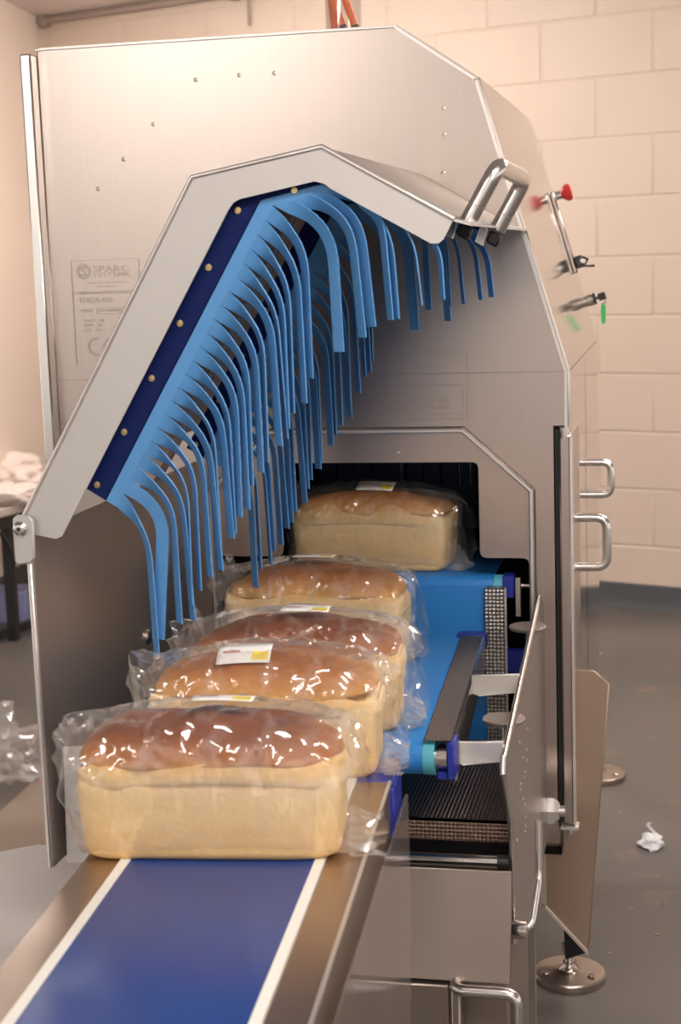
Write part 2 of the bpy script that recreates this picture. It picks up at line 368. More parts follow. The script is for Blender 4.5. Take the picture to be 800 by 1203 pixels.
# ceiling battens, unseen, added and placed for the light they give
for i, (lx, ly, lw) in enumerate(LAMPS):
    t = thing('added_batten', (lx, ly, CEIL-0.06), 'white fluorescent batten added out of view on the ceiling for its light', 'light', 'added ceiling battens')
    MB().box((lx, ly, CEIL-0.017), (1.5, 0.12, 0.03)).build('housing', M['housing'], t)
    em = bpy.data.materials.new('lit_diffuser'); em.use_nodes = True; nt = em.node_tree; nt.nodes.clear()
    e = nt.nodes.new('ShaderNodeEmission'); e.inputs[0].default_value = (1.0, 0.92, 0.85, 1); e.inputs[1].default_value = lw
    nt.links.new(e.outputs[0], nt.nodes.new('ShaderNodeOutputMaterial').inputs[0])
    MB().box((lx, ly, CEIL-0.059), (1.44, 0.10, 0.05)).build('diffuser', em, t)

# ================================================================== INSPECTION MACHINE
YF, YB = 2.65, 3.55
mac = thing('inspection_machine', (-0.62, 3.1, 0.0), 'large brushed stainless steel inspection machine with raised blue-fringed hood', 'machine')
def F(x, y, Y=YF): return onY(x, y, Y)
TL, TR, C2, CR = F(42, 57), F(465, 32), F(560, 92), F(666, 436)
zt = (TL.z+TR.z)/2; TL.z = TR.z = zt
XL, XR = TL.x, CR.x
LB = 0.33   # bottom of the front panels
fx0 = F(249, 655).x; fx1 = F(628, 640).x; fz_t = (F(385, 507).z + F(545, 500).z)/2
chr_x = F(545, 500).x; chz = F(625, 575).z; chl_x = fx0 + (fx1-chr_x)
notch = F(652, 502)
# front panel (upper sheet + pillars)  -- one polygon with the infeed opening cut from below
up = [(XL, zt), (TR.x, zt), (C2.x, C2.z), (XR, CR.z), (XR, notch.z), (notch.x, notch.z), (notch.x, LB),
      (fx1, LB), (fx1, chz), (chr_x, fz_t), (chl_x, fz_t), (fx0, chz), (fx0, LB), (XL, LB)]
fp = MB().prism([(x, YF, z) for x, z in up], (0, 0.012, 0))
front = fp.build('front_panel', M['face'], mac, bevel=0.003)
# seam across the panel
sm = (CR.z)
MB().box(((XL+XR)/2, YF-0.0006, sm), (XR-XL-0.01, 0.0015, 0.0022)).build('panel_seam', M['etch'], front)
# light folded edge down the sloping side
for nm, a, b in (('folded_edge', C2, CR), ('folded_edge', TR, C2), ('folded_edge', TL, TR), ('folded_edge', CR, Vector((XR, YF, notch.z)))):
    d = (b-a).normalized(); n = Vector((d.z, 0, -d.x))
    w = 0.0045 if nm and a is not TL else 0.002
    MB().prism([a+Vector((0, -0.003, 0)), b+Vector((0, -0.003, 0)), b+n*-w*0+n*w+Vector((0, -0.003, 0)), a+n*w+Vector((0, -0.003, 0))], (0, 0.004, 0)).build('folded_edge', M['rim'], front)
# shell behind
def shell(name, a, b, material, th=0.004, y0=YF+0.012, y1=YB):
    a, b = Vector(a), Vector(b); d = (b-a).normalized(); n = Vector((-d.z, 0, d.x))
    return MB().prism([(a.x, y0, a.z), (b.x, y0, b.z), (b.x-n.x*th, y0, b.z-n.z*th), (a.x-n.x*th, y0, a.z-n.z*th)], (0, y1-y0, 0)).build(name, material, mac)
shell('roof_panel', (TR.x, 0, zt), (XL, 0, zt), M['face'])
shell('roof_chamfer', (C2.x, 0, C2.z), (TR.x, 0, zt), M['face'])
shell('side_slope', (XR, 0, CR.z), (C2.x, 0, C2.z), M['mirror'])
shell('side_panel', (XR, 0, 0.42), (XR, 0, CR.z), M['mirror'])
shell('side_panel', (XL, 0, zt), (XL, 0, LB), M['face'])
MB().prism([(XL, YB, LB), (XR, YB, LB), (XR, YB, CR.z), (C2.x, YB, C2.z), (TR.x, YB, zt), (XL, YB, zt)], (0, 0.01, 0)).build('rear_panel', M['face'], mac)
# door seam rod on the side, door strip on the corner
sr = onX(688, 470, XR); 
MB().box((XR+0.002, 3.09, (1.14+0.5)/2), (0.004, 0.012, 0.66)).build('door_edge', M['leg'], mac, bevel=0.001)
ds_t, ds_b = F(660, 512, YF-0.01), F(669, 966, YF-0.01)
dsx0, dsx1 = F(658, 600, YF-0.012).x, F(671, 600, YF-0.012).x
door = MB().box(((dsx0+dsx1)/2, YF+0.10, (ds_t.z+ds_b.z)/2), (dsx1-dsx0, 0.24, ds_t.z-ds_b.z)).build('side_door', M['face'], mac, bevel=0.003)
MB().box((dsx1+0.001, YF-0.008, (ds_t.z+ds_b.z)/2), (0.004, 0.024, ds_t.z-ds_b.z)).build('door_edge_trim', M['rim'], door)
MB().box((dsx0-0.004, YF+0.02, (ds_t.z+ds_b.z)/2), (0.008, 0.05, ds_t.z-ds_b.z+0.02)).build('door_gap_shade', M['black'], mac)  # black strip stands in for the shade in the gap beside the door
hp = F(663, 508, YF-0.012)
MB().lathe((hp.x, hp.y, hp.z-0.012), (0, 0, 1), [(0, 0.008), (0.006, 0.008), (0.007, 0.0065), (0.011, 0.0065), (0.012, 0.008), (0.02, 0.008)], 12).build('hinge_pin', M['chrome'], door)
hb = F(670, 970, YF-0.012)
MB().box((hb.x, hb.y, hb.z), (0.03, 0.03, 0.005)).build('hinge_plate', M['rim'], door)
MB().lathe((hb.x, hb.y-0.004, hb.z-0.014), (0, 0, 1), [(0, 0.006), (0.01, 0.006)], 10).build('hinge_nut', M['chrome'], door)
# left door strip beside the face
sl0, sl1 = F(22, 60, YF-0.03), F(35, 60, YF-0.03)
MB().box(((sl0.x+sl1.x)/2, YF+0.02, (zt-0.01+0.55)/2), (sl1.x-sl0.x, 0.10, zt-0.01-0.55)).build('side_door', M['chrome'], mac, bevel=0.003)
MB().box(((sl1.x+XL)/2, YF+0.03, (zt-0.015+0.55)/2), (XL-sl1.x, 0.03, zt-0.02-0.55)).build('door_gap_shade', M['black'], mac)  # shade of the open gap at the left strip, modelled as a black bar
# D handles on the right-hand side doors
def d_handle(name, parent, base, axis, out, length, stand, r, material=None, foot=True):
    base, axis, out = Vector(base), Vector(axis).normalized(), Vector(out).normalized()
    a, b = base - axis*length/2, base + axis*length/2
    path = rpath([a, a+out*stand, b+out*stand, b], min(stand*0.35, 0.02))
    return MB().tube(path, r, 12).build(name, material or M['chrome'], parent, sharp=60)
h1 = onX(690, 562, XR); z1 = (onX(718, 541, XR+0.055).z, )
def zy(y, x, Y): return onY(x, y, Y).z
Y1 = 3.12; d_handle('door_handle', mac, (XR, Y1, (zy(543, 715, Y1)+zy(581, 715, Y1))/2), (0, 0, 1), (1, 0, 0), zy(543, 715, Y1)-zy(581, 715, Y1), onY(718, 560, Y1).x-XR, 0.0075)
Y1 = 2.80; d_handle('door_handle', mac, (XR, Y1, (zy(608, 712, Y1)+zy(666, 712, Y1))/2), (0, 0, 1), (1, 0, 0), zy(608, 712, Y1)-zy(666, 712, Y1), onY(713, 630, Y1).x-XR, 0.0082)
# control plate, emergency stop, latch, key switch on the sloping side
sd = (Vector((XR, 0, CR.z))-Vector((C2.x, 0, C2.z))).normalized(); sn = Vector((-sd.z, 0, sd.x)); sn = sn if sn.x > 0 else -sn
def on_slope(x, y, off=0.0):
    r = ray(x, y); p = Vector((C2.x, YF, C2.z)) + sn*off; t = (p-CAM).dot(sn)/r.dot(sn); return CAM + r*t
YC = 3.46
def slope_at(y, x):       # point on the slope at depth YC with the height seen at that pixel row
    z = onY(x, y, YC).z; k = (z-C2.z)/sd.z; return Vector((C2.x+sd.x*k, YC, z))
pa, pb = slope_at(228, 650), slope_at(322, 676)
R = Matrix((sn, Vector((0, 1, 0)), sd)).transposed()
MB().box((pa+pb)/2+sn*0.008, (0.010, 0.03, (pb-pa).length), R=R).build('control_plate', M['face'], mac, bevel=0.003)
es = slope_at(233, 652)
e_ = MB().lathe(es+sn*0.006, sn, [(0, 0.012), (0.008, 0.012), (0.009, 0.009), (0.02, 0.009)], 14).build('stop_button', M['chrome'], mac)
MB().lathe(es+sn*0.022, sn, [(0, 0.008), (0.006, 0.009), (0.013, 0.017), (0.02, 0.019), (0.026, 0.016), (0.028, 0.006)], 18).build('button_cap', M['red'], e_)
MB().lathe(es+sn*0.016, sn, [(0, 0.007), (0.008, 0.007)], 12).build('button_collar', M['black'], e_)
lt = slope_at(311, 678)
lo_ = MB().box(lt+sn*0.022, (0.016, 0.04, 0.026), R=R).build('rotary_switch', M['black'], mac, bevel=0.002)
MB().tube([lt+sn*0.030+sd*-0.008, lt+sn*0.040, lt+sn*0.030+sd*0.012, lt+sn*0.050+sd*0.018], 0.003, 8).build('switch_lever', M['black'], lo_)
MB().lathe(lt+sn*0.03+Vector((0, -0.02, 0)), (0, -1, 0), [(0, 0.005), (0.004, 0.005)], 10).build('switch_screw', M['chrome'], lo_)
ks = slope_at(356, 680)
kd = sn
kl = MB().lathe(ks-kd*0.002, kd, [(0, 0.013), (0.006, 0.013), (0.0065, 0.011), (0.014, 0.011), (0.0145, 0.0125), (0.028, 0.0125), (0.029, 0.009), (0.03, 0.009)], 18).build('key_switch', M['guard'], mac)
MB().lathe(ks+kd*0.028, kd, [(0, 0.0128), (0.004, 0.0128)], 18).build('lock_ring', M['black'], kl)
kh = ks+kd*0.046
MB().box(kh, (0.016, 0.004, 0.016), R=R).box(kh-kd*0.01, (0.016, 0.003, 0.006), R=R).build('key', M['black'], kl, bevel=0.001)
ring = [kh+kd*0.002+Vector((0.006*math.cos(a), 0, -0.010+0.007*math.sin(a))) for a in [i*math.pi/6 for i in range(13)]]
MB().tube(ring, 0.0012, 6).build('key_ring', M['chrome'], kl)
MB().prism([kh+kd*0.002+Vector((dx, 0, dz)) for dx, dz in ((-0.003, -0.017), (0.003, -0.017), (0.006, -0.022), (0.0055, -0.055), (0.002, -0.06), (-0.003, -0.058), (-0.005, -0.03))], (0, 0.004, 0)).build('key_tag', M['green'], kl)

# -------- infeed frame (recessed panel with a stepped cut-out and a light rim)
YI = YF + 0.02
fr_out = [(fx0, LB+0.3), (fx0, chz), (chl_x, fz_t), (chr_x, fz_t), (fx1, chz), (fx1, LB+0.3)]
op_t = (F(331, 546, YI).z+F(560, 541, YI).z)/2; opx0, opx1 = F(330, 590, YI).x, F(563, 600, YI).x
st_z = (F(300, 656, YI).z + F(600, 653, YI).z)/2; sx0, sx1 = F(255, 690, YI).x, F(622, 680, YI).x
def rc(pts, idx, r):
    out = []
    for i, p in enumerate(pts):
        if i in idx:
            for q in arc_corner((pts[i-1][0], 0, pts[i-1][1]), (p[0], 0, p[1]), (pts[(i+1) % len(pts)][0], 0, pts[(i+1) % len(pts)][1]), r, 4): out.append((q.x, q.z))
        else: out.append(p)
    return out
inner = [(sx1, LB+0.3), (sx1, st_z), (opx1, st_z), (opx1, op_t), (opx0, op_t), (opx0, st_z), (sx0, st_z), (sx0, LB+0.3)]
poly = fr_out + inner
poly = rc(poly, {7, 8, 9, 10, 11, 12}, 0.012)
iframe = MB().prism([(x, YI, z) for x, z in poly], (0, 0.006, 0)).build('infeed_frame', M['face'], mac)
rimp = fr_out
def offs(pts, d):
    out = []
    for i, p in enumerate(pts):
        ns = []
        for a, b in ((i-1, i), (i, i+1)):
            if a >= 0 and b < len(pts):
                e = Vector((pts[b][0]-pts[a][0], pts[b][1]-pts[a][1])).normalized(); ns.append(Vector((e.y, -e.x)))
        n = sum(ns, Vector((0, 0))).normalized(); k = 1/max(0.3, n.dot(ns[0])); out.append((p[0]+n.x*d*k, p[1]+n.y*d*k))
    return out
rin = offs(rimp, 0.008)
rb = MB().prism([(x, YF-0.008, z) for x, z in rimp + rin[::-1]], (0, 0.03, 0)).build('frame_rim', M['rim'], iframe, bevel=0.002)
ws = F(468, 532, YI)
MB().lathe((ws.x, YI, ws.z), (0, -1, 0), [(0, 0.004), (0.003, 0.0025)], 8).build('weld_mark', M['rim'], iframe)
# tunnel behind, its shade put in as a near-black box
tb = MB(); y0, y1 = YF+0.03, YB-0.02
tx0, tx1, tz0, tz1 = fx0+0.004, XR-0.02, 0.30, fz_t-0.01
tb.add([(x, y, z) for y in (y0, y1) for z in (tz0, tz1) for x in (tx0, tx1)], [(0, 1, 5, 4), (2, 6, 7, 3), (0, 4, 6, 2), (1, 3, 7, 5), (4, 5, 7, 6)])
tb.build('tunnel_shade_box', M['inside'], mac)
# inner curtain of dark strips
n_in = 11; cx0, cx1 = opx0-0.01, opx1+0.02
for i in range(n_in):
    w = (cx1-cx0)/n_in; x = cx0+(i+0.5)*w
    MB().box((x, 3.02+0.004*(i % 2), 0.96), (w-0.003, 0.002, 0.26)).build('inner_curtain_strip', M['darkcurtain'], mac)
for px in (540, 553, 472):
    p = F(px, 560, 2.9); MB().tube([(p.x, 2.9, 1.02), (p.x, 2.9, 0.93)], 0.0014, 6).build('hanging_wire', M['chrome'], mac)

# -------- leg, feet
LGY = 2.72
lgp = [F(*q, LGY) for q in ((637, 905), (637, 1064), (685, 1116), (691, 1122), (716, 804), (698, 788), (676, 787), (650, 787))]
leg = MB().prism(lgp, (0, 0.006, 0)).build('leg_plate', M['leg'], mac, bevel=0.002)
a, b = F(637, 1064, LGY), F(691, 1122, LGY)
MB().prism([a, F(637, 905, LGY), F(641, 905, LGY), F(641.5, 1064, LGY)], (0, -0.004, 0)).build('leg_edge', M['rim'], leg)
MB().prism([a, b, b+Vector((0, 0, 0.007)), a+Vector((0, 0, 0.007))], (0, -0.004, 0)).build('leg_edge', M['rim'], leg)
b2 = F(663, 1146, LGY); foot = onZ(669, 1150, 0.0)
MB().prism([(b.x, LGY+0.008, b.z+0.002), (b.x-0.045, LGY+0.05, b.z-0.035), (b.x-0.05, LGY+0.05, b.z+0.09), (b.x, LGY+0.008, b.z+0.09)], (0, 0.004, 0)).build('leg_gusset', M['darkbrown'], leg)
def foot_disc(c, r, stem):
    c = Vector(c)
    o = MB().lathe(c, (0, 0, 1), [(0, r*0.97), (0.004, r), (0.014, r), (0.017, r*0.96), (0.022, r*0.30), (0.030, r*0.2), (0.036, r*0.19)], 36).build('levelling_foot', M['footsteel'], mac)
    MB().lathe(c+Vector((0, 0, 0.034)), (0, 0, 1), [(0, 0.009), (stem, 0.009)], 14).build('foot_stem', M['chrome'], o)
    MB().lathe(c+Vector((0, 0, 0.055)), (0, 0, 1), [(0, 0.015), (0.016, 0.015)], 6).build('lock_nut', M['chrome'], o)
    for k in (-1, 1): MB().lathe(c+Vector((k*r*0.62, -r*0.35, 0.021)), (0, 0, 1), [(0, 0.008), (0.002, 0.006)], 10).build('foot_bolt', M['chrome'], o)
    return o
foot_disc((foot.x, foot.y, 0), 0.068, 0.13)
rf = onZ(704, 914, 0.0); foot_disc((rf.x, rf.y, 0), 0.068, 0.3)
MB().box((rf.x-0.03, rf.y, 0.37), (0.05, 0.05, 0.2)).build('rear_leg', M['leg'], mac)
foot_disc((XL+0.1, 2.85, 0), 0.068, 0.3); foot_disc((XL+0.1, rf.y, 0), 0.068, 0.3)

# -------- left guard plate with hinge bracket
GX = -0.845; YH = 1.92
gb = onX(66, 1016, GX)
gz0 = F(52, 1018, YH).z; gzt = F(26, 640, YH).z
lg = MB().prism([(GX, YH, gz0), (GX, YF, gz0), (GX, YF, gzt+0.015), (GX, YH, gzt+0.015)], (0.004, 0, 0)).build('left_guard', M['guard'], mac)
MB().box((GX+0.000, YH-0.003, (gz0+gzt)/2), (0.007, 0.008, gzt-gz0)).build('guard_edge', M['rim'], lg, bevel=0.002)
wp = [F(*q, 1.945) for q in ((74, 878), (135, 875), (135, 1012), (79, 1013))]
MB().prism(wp, (0, 0.004, 0)).build('end_plate', M['hood'], lg)
bkp = [F(*q, YH-0.012) for q in ((14, 609), (20, 605), (34, 607), (39, 612), (40.5, 655), (36, 662), (20, 664), (17, 660))]
bk = MB().prism(bkp, (0, 0.006, 0)).build('hinge_bracket', M['hood'], lg, bevel=0.002)
bc = F(24, 621, YH-0.013)
MB().lathe(bc, (0, -1, 0), [(0, 0.0098), (0.002, 0.0098), (0.006, 0.0055), (0.0062, 0.003)], 18).build('pivot_bolt', M['chrome'], bk)
MB().lathe(bc-Vector((0, 0.006, 0)), (0, -1, 0), [(0, 0.003), (0.0008, 0.003)], 6).build('bolt_socket', M['black'], bk)
for px, py in ((172, 748),):
    p = onX(px, py, GX+0.004); MB().lathe(p, (1, 0, 0), [(0, 0.013), (0.003, 0.013), (0.006, 0.009)], 16).build('guard_bolt', M['chrome'], lg)
p = onX(163, 805, GX+0.006); MB().box(p, (0.006, 0.02, 0.045)).build('guard_catch', M['chrome'], lg)

# -------- right guard plate
RX = -0.235
rg_p = [onX(*q, RX) for q in ((633, 700), (591, 893), (590, 905), (597, 945), (601, 975), (604, 1108), (622, 1085), (640, 985), (641, 720))]
rg = MB().prism(rg_p, (0.004, 0, 0)).build('right_guard', M['guard'], mac)
edge = [onX(*q, RX+0.002) for q in ((633, 702), (591, 893), (590.5, 905), (597, 945), (601, 975), (604, 1108))]
MB().tube(rpath(edge, 0.02), 0.0045, 8).build('guard_edge', M['chrome'], rg, sharp=80)
for i in range(16):
    q = (612+rr.uniform(-5, 5)+ (960-845-7*i)*0.03, 850+i*9+rr.uniform(-4, 4)); p = onX(q[0], q[1], RX+0.004)
    MB().lathe(p, (1, 0, 0), [(0, 0.0028), (0.0015, 0.0016)], 6).build('weld_bead', M['rim'], rg)
kn = onX(636, 952, RX+0.004)
hk = MB().lathe(kn-Vector((0.010, 0, 0)), (1, 0, 0), [(0, 0.015), (0.010, 0.024), (0.018, 0.024), (0.0185, 0.021), (0.020, 0.021), (0.0205, 0.024), (0.030, 0.024), (0.040, 0.015)], 6).build('hinge_knob', M['rim'], rg)  # second hex half is the nut's reflection in the panel, built as solid shape
MB().lathe(kn-Vector((0.022, 0, 0)), (1, 0, 0), [(0, 0.010), (0.062, 0.010)], 16).build('knob_spindle', M['chrome'], hk)
rk = onX(605, 1092, RX+0.006)
rod = MB().tube(rpath([rk+Vector((0, 0, 0)), rk+Vector((0.022, 0.01, 0.0)), rk+Vector((0.03, 0.05, 0.06)), rk+Vector((0.03, 0.06, 0.14))], 0.012), 0.006, 10).build('lift_rod', M['chrome'], rg, sharp=60)
MB().lathe(rk-Vector((0.004, 0, 0)), (1, 0, 0), [(0, 0.011), (0.004, 0.013), (0.02, 0.013), (0.022, 0.010)], 16).build('rod_knob', M['chrome'], rg)
for (px, py, rpx, Y) in ((620, 735, 22, 2.5), (592, 843, 25, 2.2)):
    c = F(px, py, Y); r = rpx/FPX*((c-CAM).dot(FWD))
    pd = MB().lathe(c-Vector((0, 0, 0.006)), (0, 0, 1), [(0, r*0.95), (0.002, r), (0.005, r), (0.006, r*0.97)], 28).build('round_pad', M['guard'], mac)
    MB().tube([c-Vector((0, 0, 0.006)), c-Vector((0, 0, 0.05)), Vector((RX, c.y, c.z-0.05))], 0.004, 8).build('pad_stem', M['chrome'], pd)
print('blocks', nb)

# -------- hood (lifted open), blue strip curtains
hz = lambda x, y: onY(x, y, YH)
houter = [(28, 606), (225, 208), (378, 172), (533, 257)]
hpoly = [(39, 628), (28, 606), (225, 208), (378, 172), (533, 257), (521, 281), (515, 286), (506, 286), (389, 222), (381, 216), (369, 213), (281, 234), (274, 238), (268, 247), (78, 620), (73, 630), (66, 633)]
hood = MB().prism([hz(*q) for q in hpoly], (0, 0.003, 0)).build('hood', M['hood'], mac)
O = [hz(*q) for q in houter]
def inward(a, b): d = (b-a).normalized(); n = Vector((d.z, 0, -d.x)); return n
YHB = YF - 0.006
roofn = ('hood_side_sheet', 'hood_top_sheet', 'hood_flap_sheet')
for i in range(3):
    a, b = (O[i].lerp(O[i+1], 0.09) if i == 0 else O[i]), O[i+1]; n = inward(a, b)*0.003
    MB().prism([a, b, b+n, a+n], (0, YHB-YH, 0)).build(roofn[i], M['flap'] if i == 2 else M['guard'], hood)
# hem along the outer edge of the front plate
hem = MB().tube(O, 0.0032, 8).build('hem', M['rim'], hood, sharp=80)
# lower lip flange at the handle side
fa, fb = O[3], (O[3]-O[2]).normalized()
lip = MB().prism([O[3], O[3]+fb*0.012+Vector((0.01, 0, 0)), O[3]+fb*0.012+Vector((0.01, 0, -0.003)), O[3]+Vector((0, 0, -0.003))], (0, YHB-YH, 0)).build('hood_lip', M['hood'], hood)
# handle on the flap sheet
fn = -inward(O[2], O[3])
def on_flap(x, y):
    r = ray(x, y); t = (O[3]-CAM).dot(fn)/r.dot(fn); return CAM + r*t
f1, f2 = on_flap(550, 260), on_flap(584, 270)
ym = (f1+f2)/2; dv = (f2-f1)
st = 0.078
hpth = rpath([f1, f1+fn*st, f2+fn*st, f2], 0.02)
hd = MB().tube(hpth, 0.0115, 16).build('hood_handle', M['chrome'], hood, sharp=70)
for f_ in (f1, f2):
    MB().lathe(f_+fn*0.022, fn, [(0, 0.0119), (0.0012, 0.0119)], 16).build('handle_collar', M['guard'], hd)
    MB().prism([f_-fn*0.004+fb*s+Vector((0, t, 0)) for s, t in ((-0.008, -0.008), (0.010, -0.008), (0.010, 0.008), (-0.008, 0.008))], -fn*0.018+fb*0.002).build('handle_catch', M['black'], hd, bevel=0.003)
    MB().prism([f_-fn*0.004-fb*0.022+Vector((0, -0.014, 0)), f_-fn*0.004-fb*0.012+Vector((0, -0.014, 0)), f_-fn*0.028-fb*0.006+Vector((0, -0.014, 0)), f_-fn*0.028-fb*0.018+Vector((0, -0.014, 0))], (0, 0.012, 0)).build('catch_tongue', M['chrome'], hd)

# curtain rows
prof_px = [(82, 612), (272, 240), (370, 214), (505, 286)]
def offpoly(pts, ds):
    """offset a polyline, one distance for each segment"""
    L_ = [(pts[i]+inward(pts[i], pts[i+1])*ds[i], (pts[i+1]-pts[i]).normalized()) for i in range(len(pts)-1)]
    out = [L_[0][0]]
    for (p, d), (q, e) in zip(L_, L_[1:]):
        den = d.x*e.z-d.z*e.x; t = ((q.x-p.x)*e.z-(q.z-p.z)*e.x)/den; out.append(p+d*t)
    return out + [pts[-1]+inward(pts[-2], pts[-1])*ds[-1]]
base = [hz(*q) for q in prof_px]
s1d = (base[1]-base[0]).normalized(); base[0] = base[0] + s1d*0.045
rng = random.Random(11)
STRIP_W = 0.0197
def ribbon(ra, rb, Y, phi0, phi1, L, alpha, ease, lean, wend):
    """rubber strip: root edge ra-rb, bends down and twists as it hangs"""
    n = 20; c = (ra+rb)/2; c.y = Y; w0 = (rb-ra)/2; rings = []
    for i in range(n+1):
        s = i/n; k = min(1, s/ease); k = k*k*(3-2*k)
        ph = phi0+(phi1-phi0)*k
        t = Vector((math.cos(ph), lean*k, math.sin(ph)))
        ta = alpha*min(1, s/0.17)
        side = Vector((-t.z, 0, t.x)).normalized()
        if side.dot(w0) < 0: side = -side
        perp = side*math.cos(ta) + Vector((0, 1, 0))*math.sin(ta)
        kk = min(1, s/0.07)
        w = w0*(1-kk) + perp*wend*kk
        nn = t.cross(w).normalized()*0.0009
        rings += [c+w+nn, c-w+nn, c-w-nn, c+w-nn]
        c = c + t.normalized()*(L/n)
    fs = [(4*i+k, 4*i+(k+1) % 4, 4*i+4+(k+1) % 4, 4*i+4+k) for i in range(n) for k in range(4)] + [(3, 2, 1, 0), (4*n, 4*n+1, 4*n+2, 4*n+3)]
    return MB().add(rings, fs)
D = math.radians
def curtain(Y, shift, nlow):
    pts = [p.copy() for p in base]
    for p in pts: p.y = Y
    pts0 = offpoly(pts, (-0.004, -0.012, -0.034)); b1 = offpoly(pts, (0.027, 0.003, -0.018)); b2 = offpoly(pts, (0.0255, 0.0015, -0.0195)); b3 = offpoly(pts, (0.043, 0.013, -0.008))
    MB().prism(pts0+b1[::-1], (0, 0.007, 0)).build('clamp_bar', M['navy'], hood)
    MB().prism(b2+b3[::-1], (0, 0.002, 0)).build('curtain_heading', M['strip'], hood)
    L1 = (pts[1]-pts[0]).length
    for k in range(6):
        f = 0.03+k*0.192
        if f < 1.0:
            p = pts[0].lerp(pts[1], f) + inward(pts[0], pts[1])*0.007
            MB().lathe((p.x, Y, p.z), (0, -1, 0), [(0, 0.0045), (0.002, 0.0045), (0.0022, 0.002)], 10).build('clamp_screw', M['brass'], hood)
    p = pts[1].lerp(pts[2], 0.72) + inward(pts[1], pts[2])*0.002
    MB().lathe((p.x, Y, p.z), (0, -1, 0), [(0, 0.004), (0.002, 0.004)], 10).build('clamp_screw', M['brass'], hood)
    for sgi in range(3):
        a, b = b3[sgi], b3[sgi+1]; seg = (b-a); n = max(2, round(seg.length/STRIP_W))
        if sgi == 2: n = 3+shift
        if sgi == 1: n = 4+shift
        for i in range(n):
            ra, rb = a+seg*(i/n), a+seg*((i+1)/n)
            ra = ra.lerp(rb, 0.02)
            if sgi: md = (ra+rb)/2; hv = seg.normalized()*STRIP_W/2; ra, rb = md-hv, md+hv
            j = rng.uniform
            if sgi == 0:
                u = i/n
                phi0 = D(-24-20*u+j(-4, 4)); phi1 = D(-89+j(-1.5, 1.5)); L = 0.228+j(-0.008, 0.008); al = D(-54+j(-8, 8)); ea = 0.44
                if i == 0 and shift == 0: phi0 = D(-50); L = 0.222; al = D(-50)
                if i == 1 and shift == 0: phi0 = D(-30); phi1 = D(-96); L = 0.225; al = D(-12); ea = 0.42
            elif sgi == 1:
                phi0 = D(-18+j(-6, 4)); phi1 = D(-87+j(-2, 2)); L = 0.21+j(-0.03, 0.02); al = D(-48+j(-14, 14)); ea = 0.52
            else:
                phi0 = D(-40+j(-6, 6)); phi1 = D(-86+j(-2, 2)); L = 0.165-0.09*(i/n)+j(-0.015, 0.01); al = D(-64+j(-14, 14)); ea = 0.6
            ribbon(ra, rb, Y+0.001, phi0, phi1, L, al, ea, j(-0.02, 0.03), STRIP_W*0.47).build('curtain_strip', M['strip'], hood, sharp=30)
curtain(1.935, 0, 0)
curtain(2.37, 1, 3)
# steel stiffener between the two curtains
ia, ib = base[0]+s1d*-0.02, base[1]+s1d*0.0
iw = inward(base[0], base[1])
for dy, w in ((0.0, 0.03), (0.036, 0.012)):
    MB().prism([Vector((q.x, 2.18+dy, q.z)) for q in (ia+iw*-0.008, ib+iw*-0.008, ib+iw*0.016, ia+iw*0.016)], (0, w, 0)).build('stiffener', M['leg'], hood)

# -------- lettering etched on the front panel
def F2(x, y): p = onY(x, y, YF-0.0011); return p
PXM = (F(160, 330)-F(60, 330)).length/100
def etch(txt, px, py, hpx, wpx, bold=0.0): text_obj('etched_lettering', txt, F2(px, py), hpx*PXM, M['etch'], front, wpx*PXM, bold)
etch('SPARC', 130, 315.5, 7.5, 42, 0.02)
etch('SYSTEMS', 130, 322.5, 4.6, 42, 0.0)
etch('Advanced inspection equipment', 123, 332, 2.4, 44)
etch('Made in England', 123, 336.5, 2.4, 22)
etch('COMBINATION INSPECTION SYSTEM', 124, 343.5, 3.4, 76)
etch('THEIA 450', 112, 352.5, 6, 40)
etch('SERIAL', 102, 365, 3, 15)
etch('SY-000450', 130, 364.5, 3.2, 28)
etch('VOLTS  230', 110, 376.5, 2.6, 24)
etch('AMPS  10', 108, 382, 2.6, 22)
etch('HZ  50', 108, 388, 2.6, 22)
for cx_ in (113, 131):   # the CE mark: two broken rings, the second with a tongue
    c = F2(cx_, 407.5); r = 10.5*PXM
    pts = [Vector((c.x + r*math.cos(a), c.y, c.z + r*math.sin(a))) for a in [D(75)+i*D(210)/18 for i in range(19)]]
    ins = [Vector((c.x + (q.x-c.x)*0.74, c.y, c.z + (q.z-c.z)*0.74)) for q in pts]
    MB().add(pts+ins, [(i, i+1, 19+i+1, 19+i) for i in range(18)]).build('etched_lettering', M['etch'], front)
cE = F2(127, 407.5); MB().box((cE.x+0.003, cE.y, cE.z), (0.012, 0.0002, 0.0035)).build('etched_lettering', M['etch'], front)
c = F2(97.5, 319); r = 8.8*PXM   # round S emblem: disc segments around a pale S stroke
def arcseg(a0, a1, r0, r1, n=12):
    o = [Vector((c.x+r1*math.cos(D(a0+(a1-a0)*i/n)), c.y, c.z+r1*math.sin(D(a0+(a1-a0)*i/n)))) for i in range(n+1)]
    i_ = [Vector((c.x+r0*math.cos(D(a0+(a1-a0)*i/n)), c.y, c.z+r0*math.sin(D(a0+(a1-a0)*i/n)))) for i in range(n+1)]
    MB().add(o+i_, [(i, i+1, n+1+i+1, n+1+i) for i in range(n)]).build('etched_emblem', M['etch'], front)
arcseg(60, 235, 0.62*r, r); arcseg(-120, 55, 0.62*r, r)
text_obj('etched_emblem', 'S', (c.x, c.y, c.z), 11*PXM, M['etch'], front, 8*PXM, 0.03)
def frame_line(pts):
    for a, b in zip(pts, pts[1:]):
        a, b = F2(*a), F2(*b); d = (b-a); L_ = d.length
        MB().box((a+b)/2, (L_, 0.0002, 0.0011), R=Matrix.Rotation(-math.atan2(d.z, d.x), 3, 'Y')).build('etched_line', M['etch'], front)
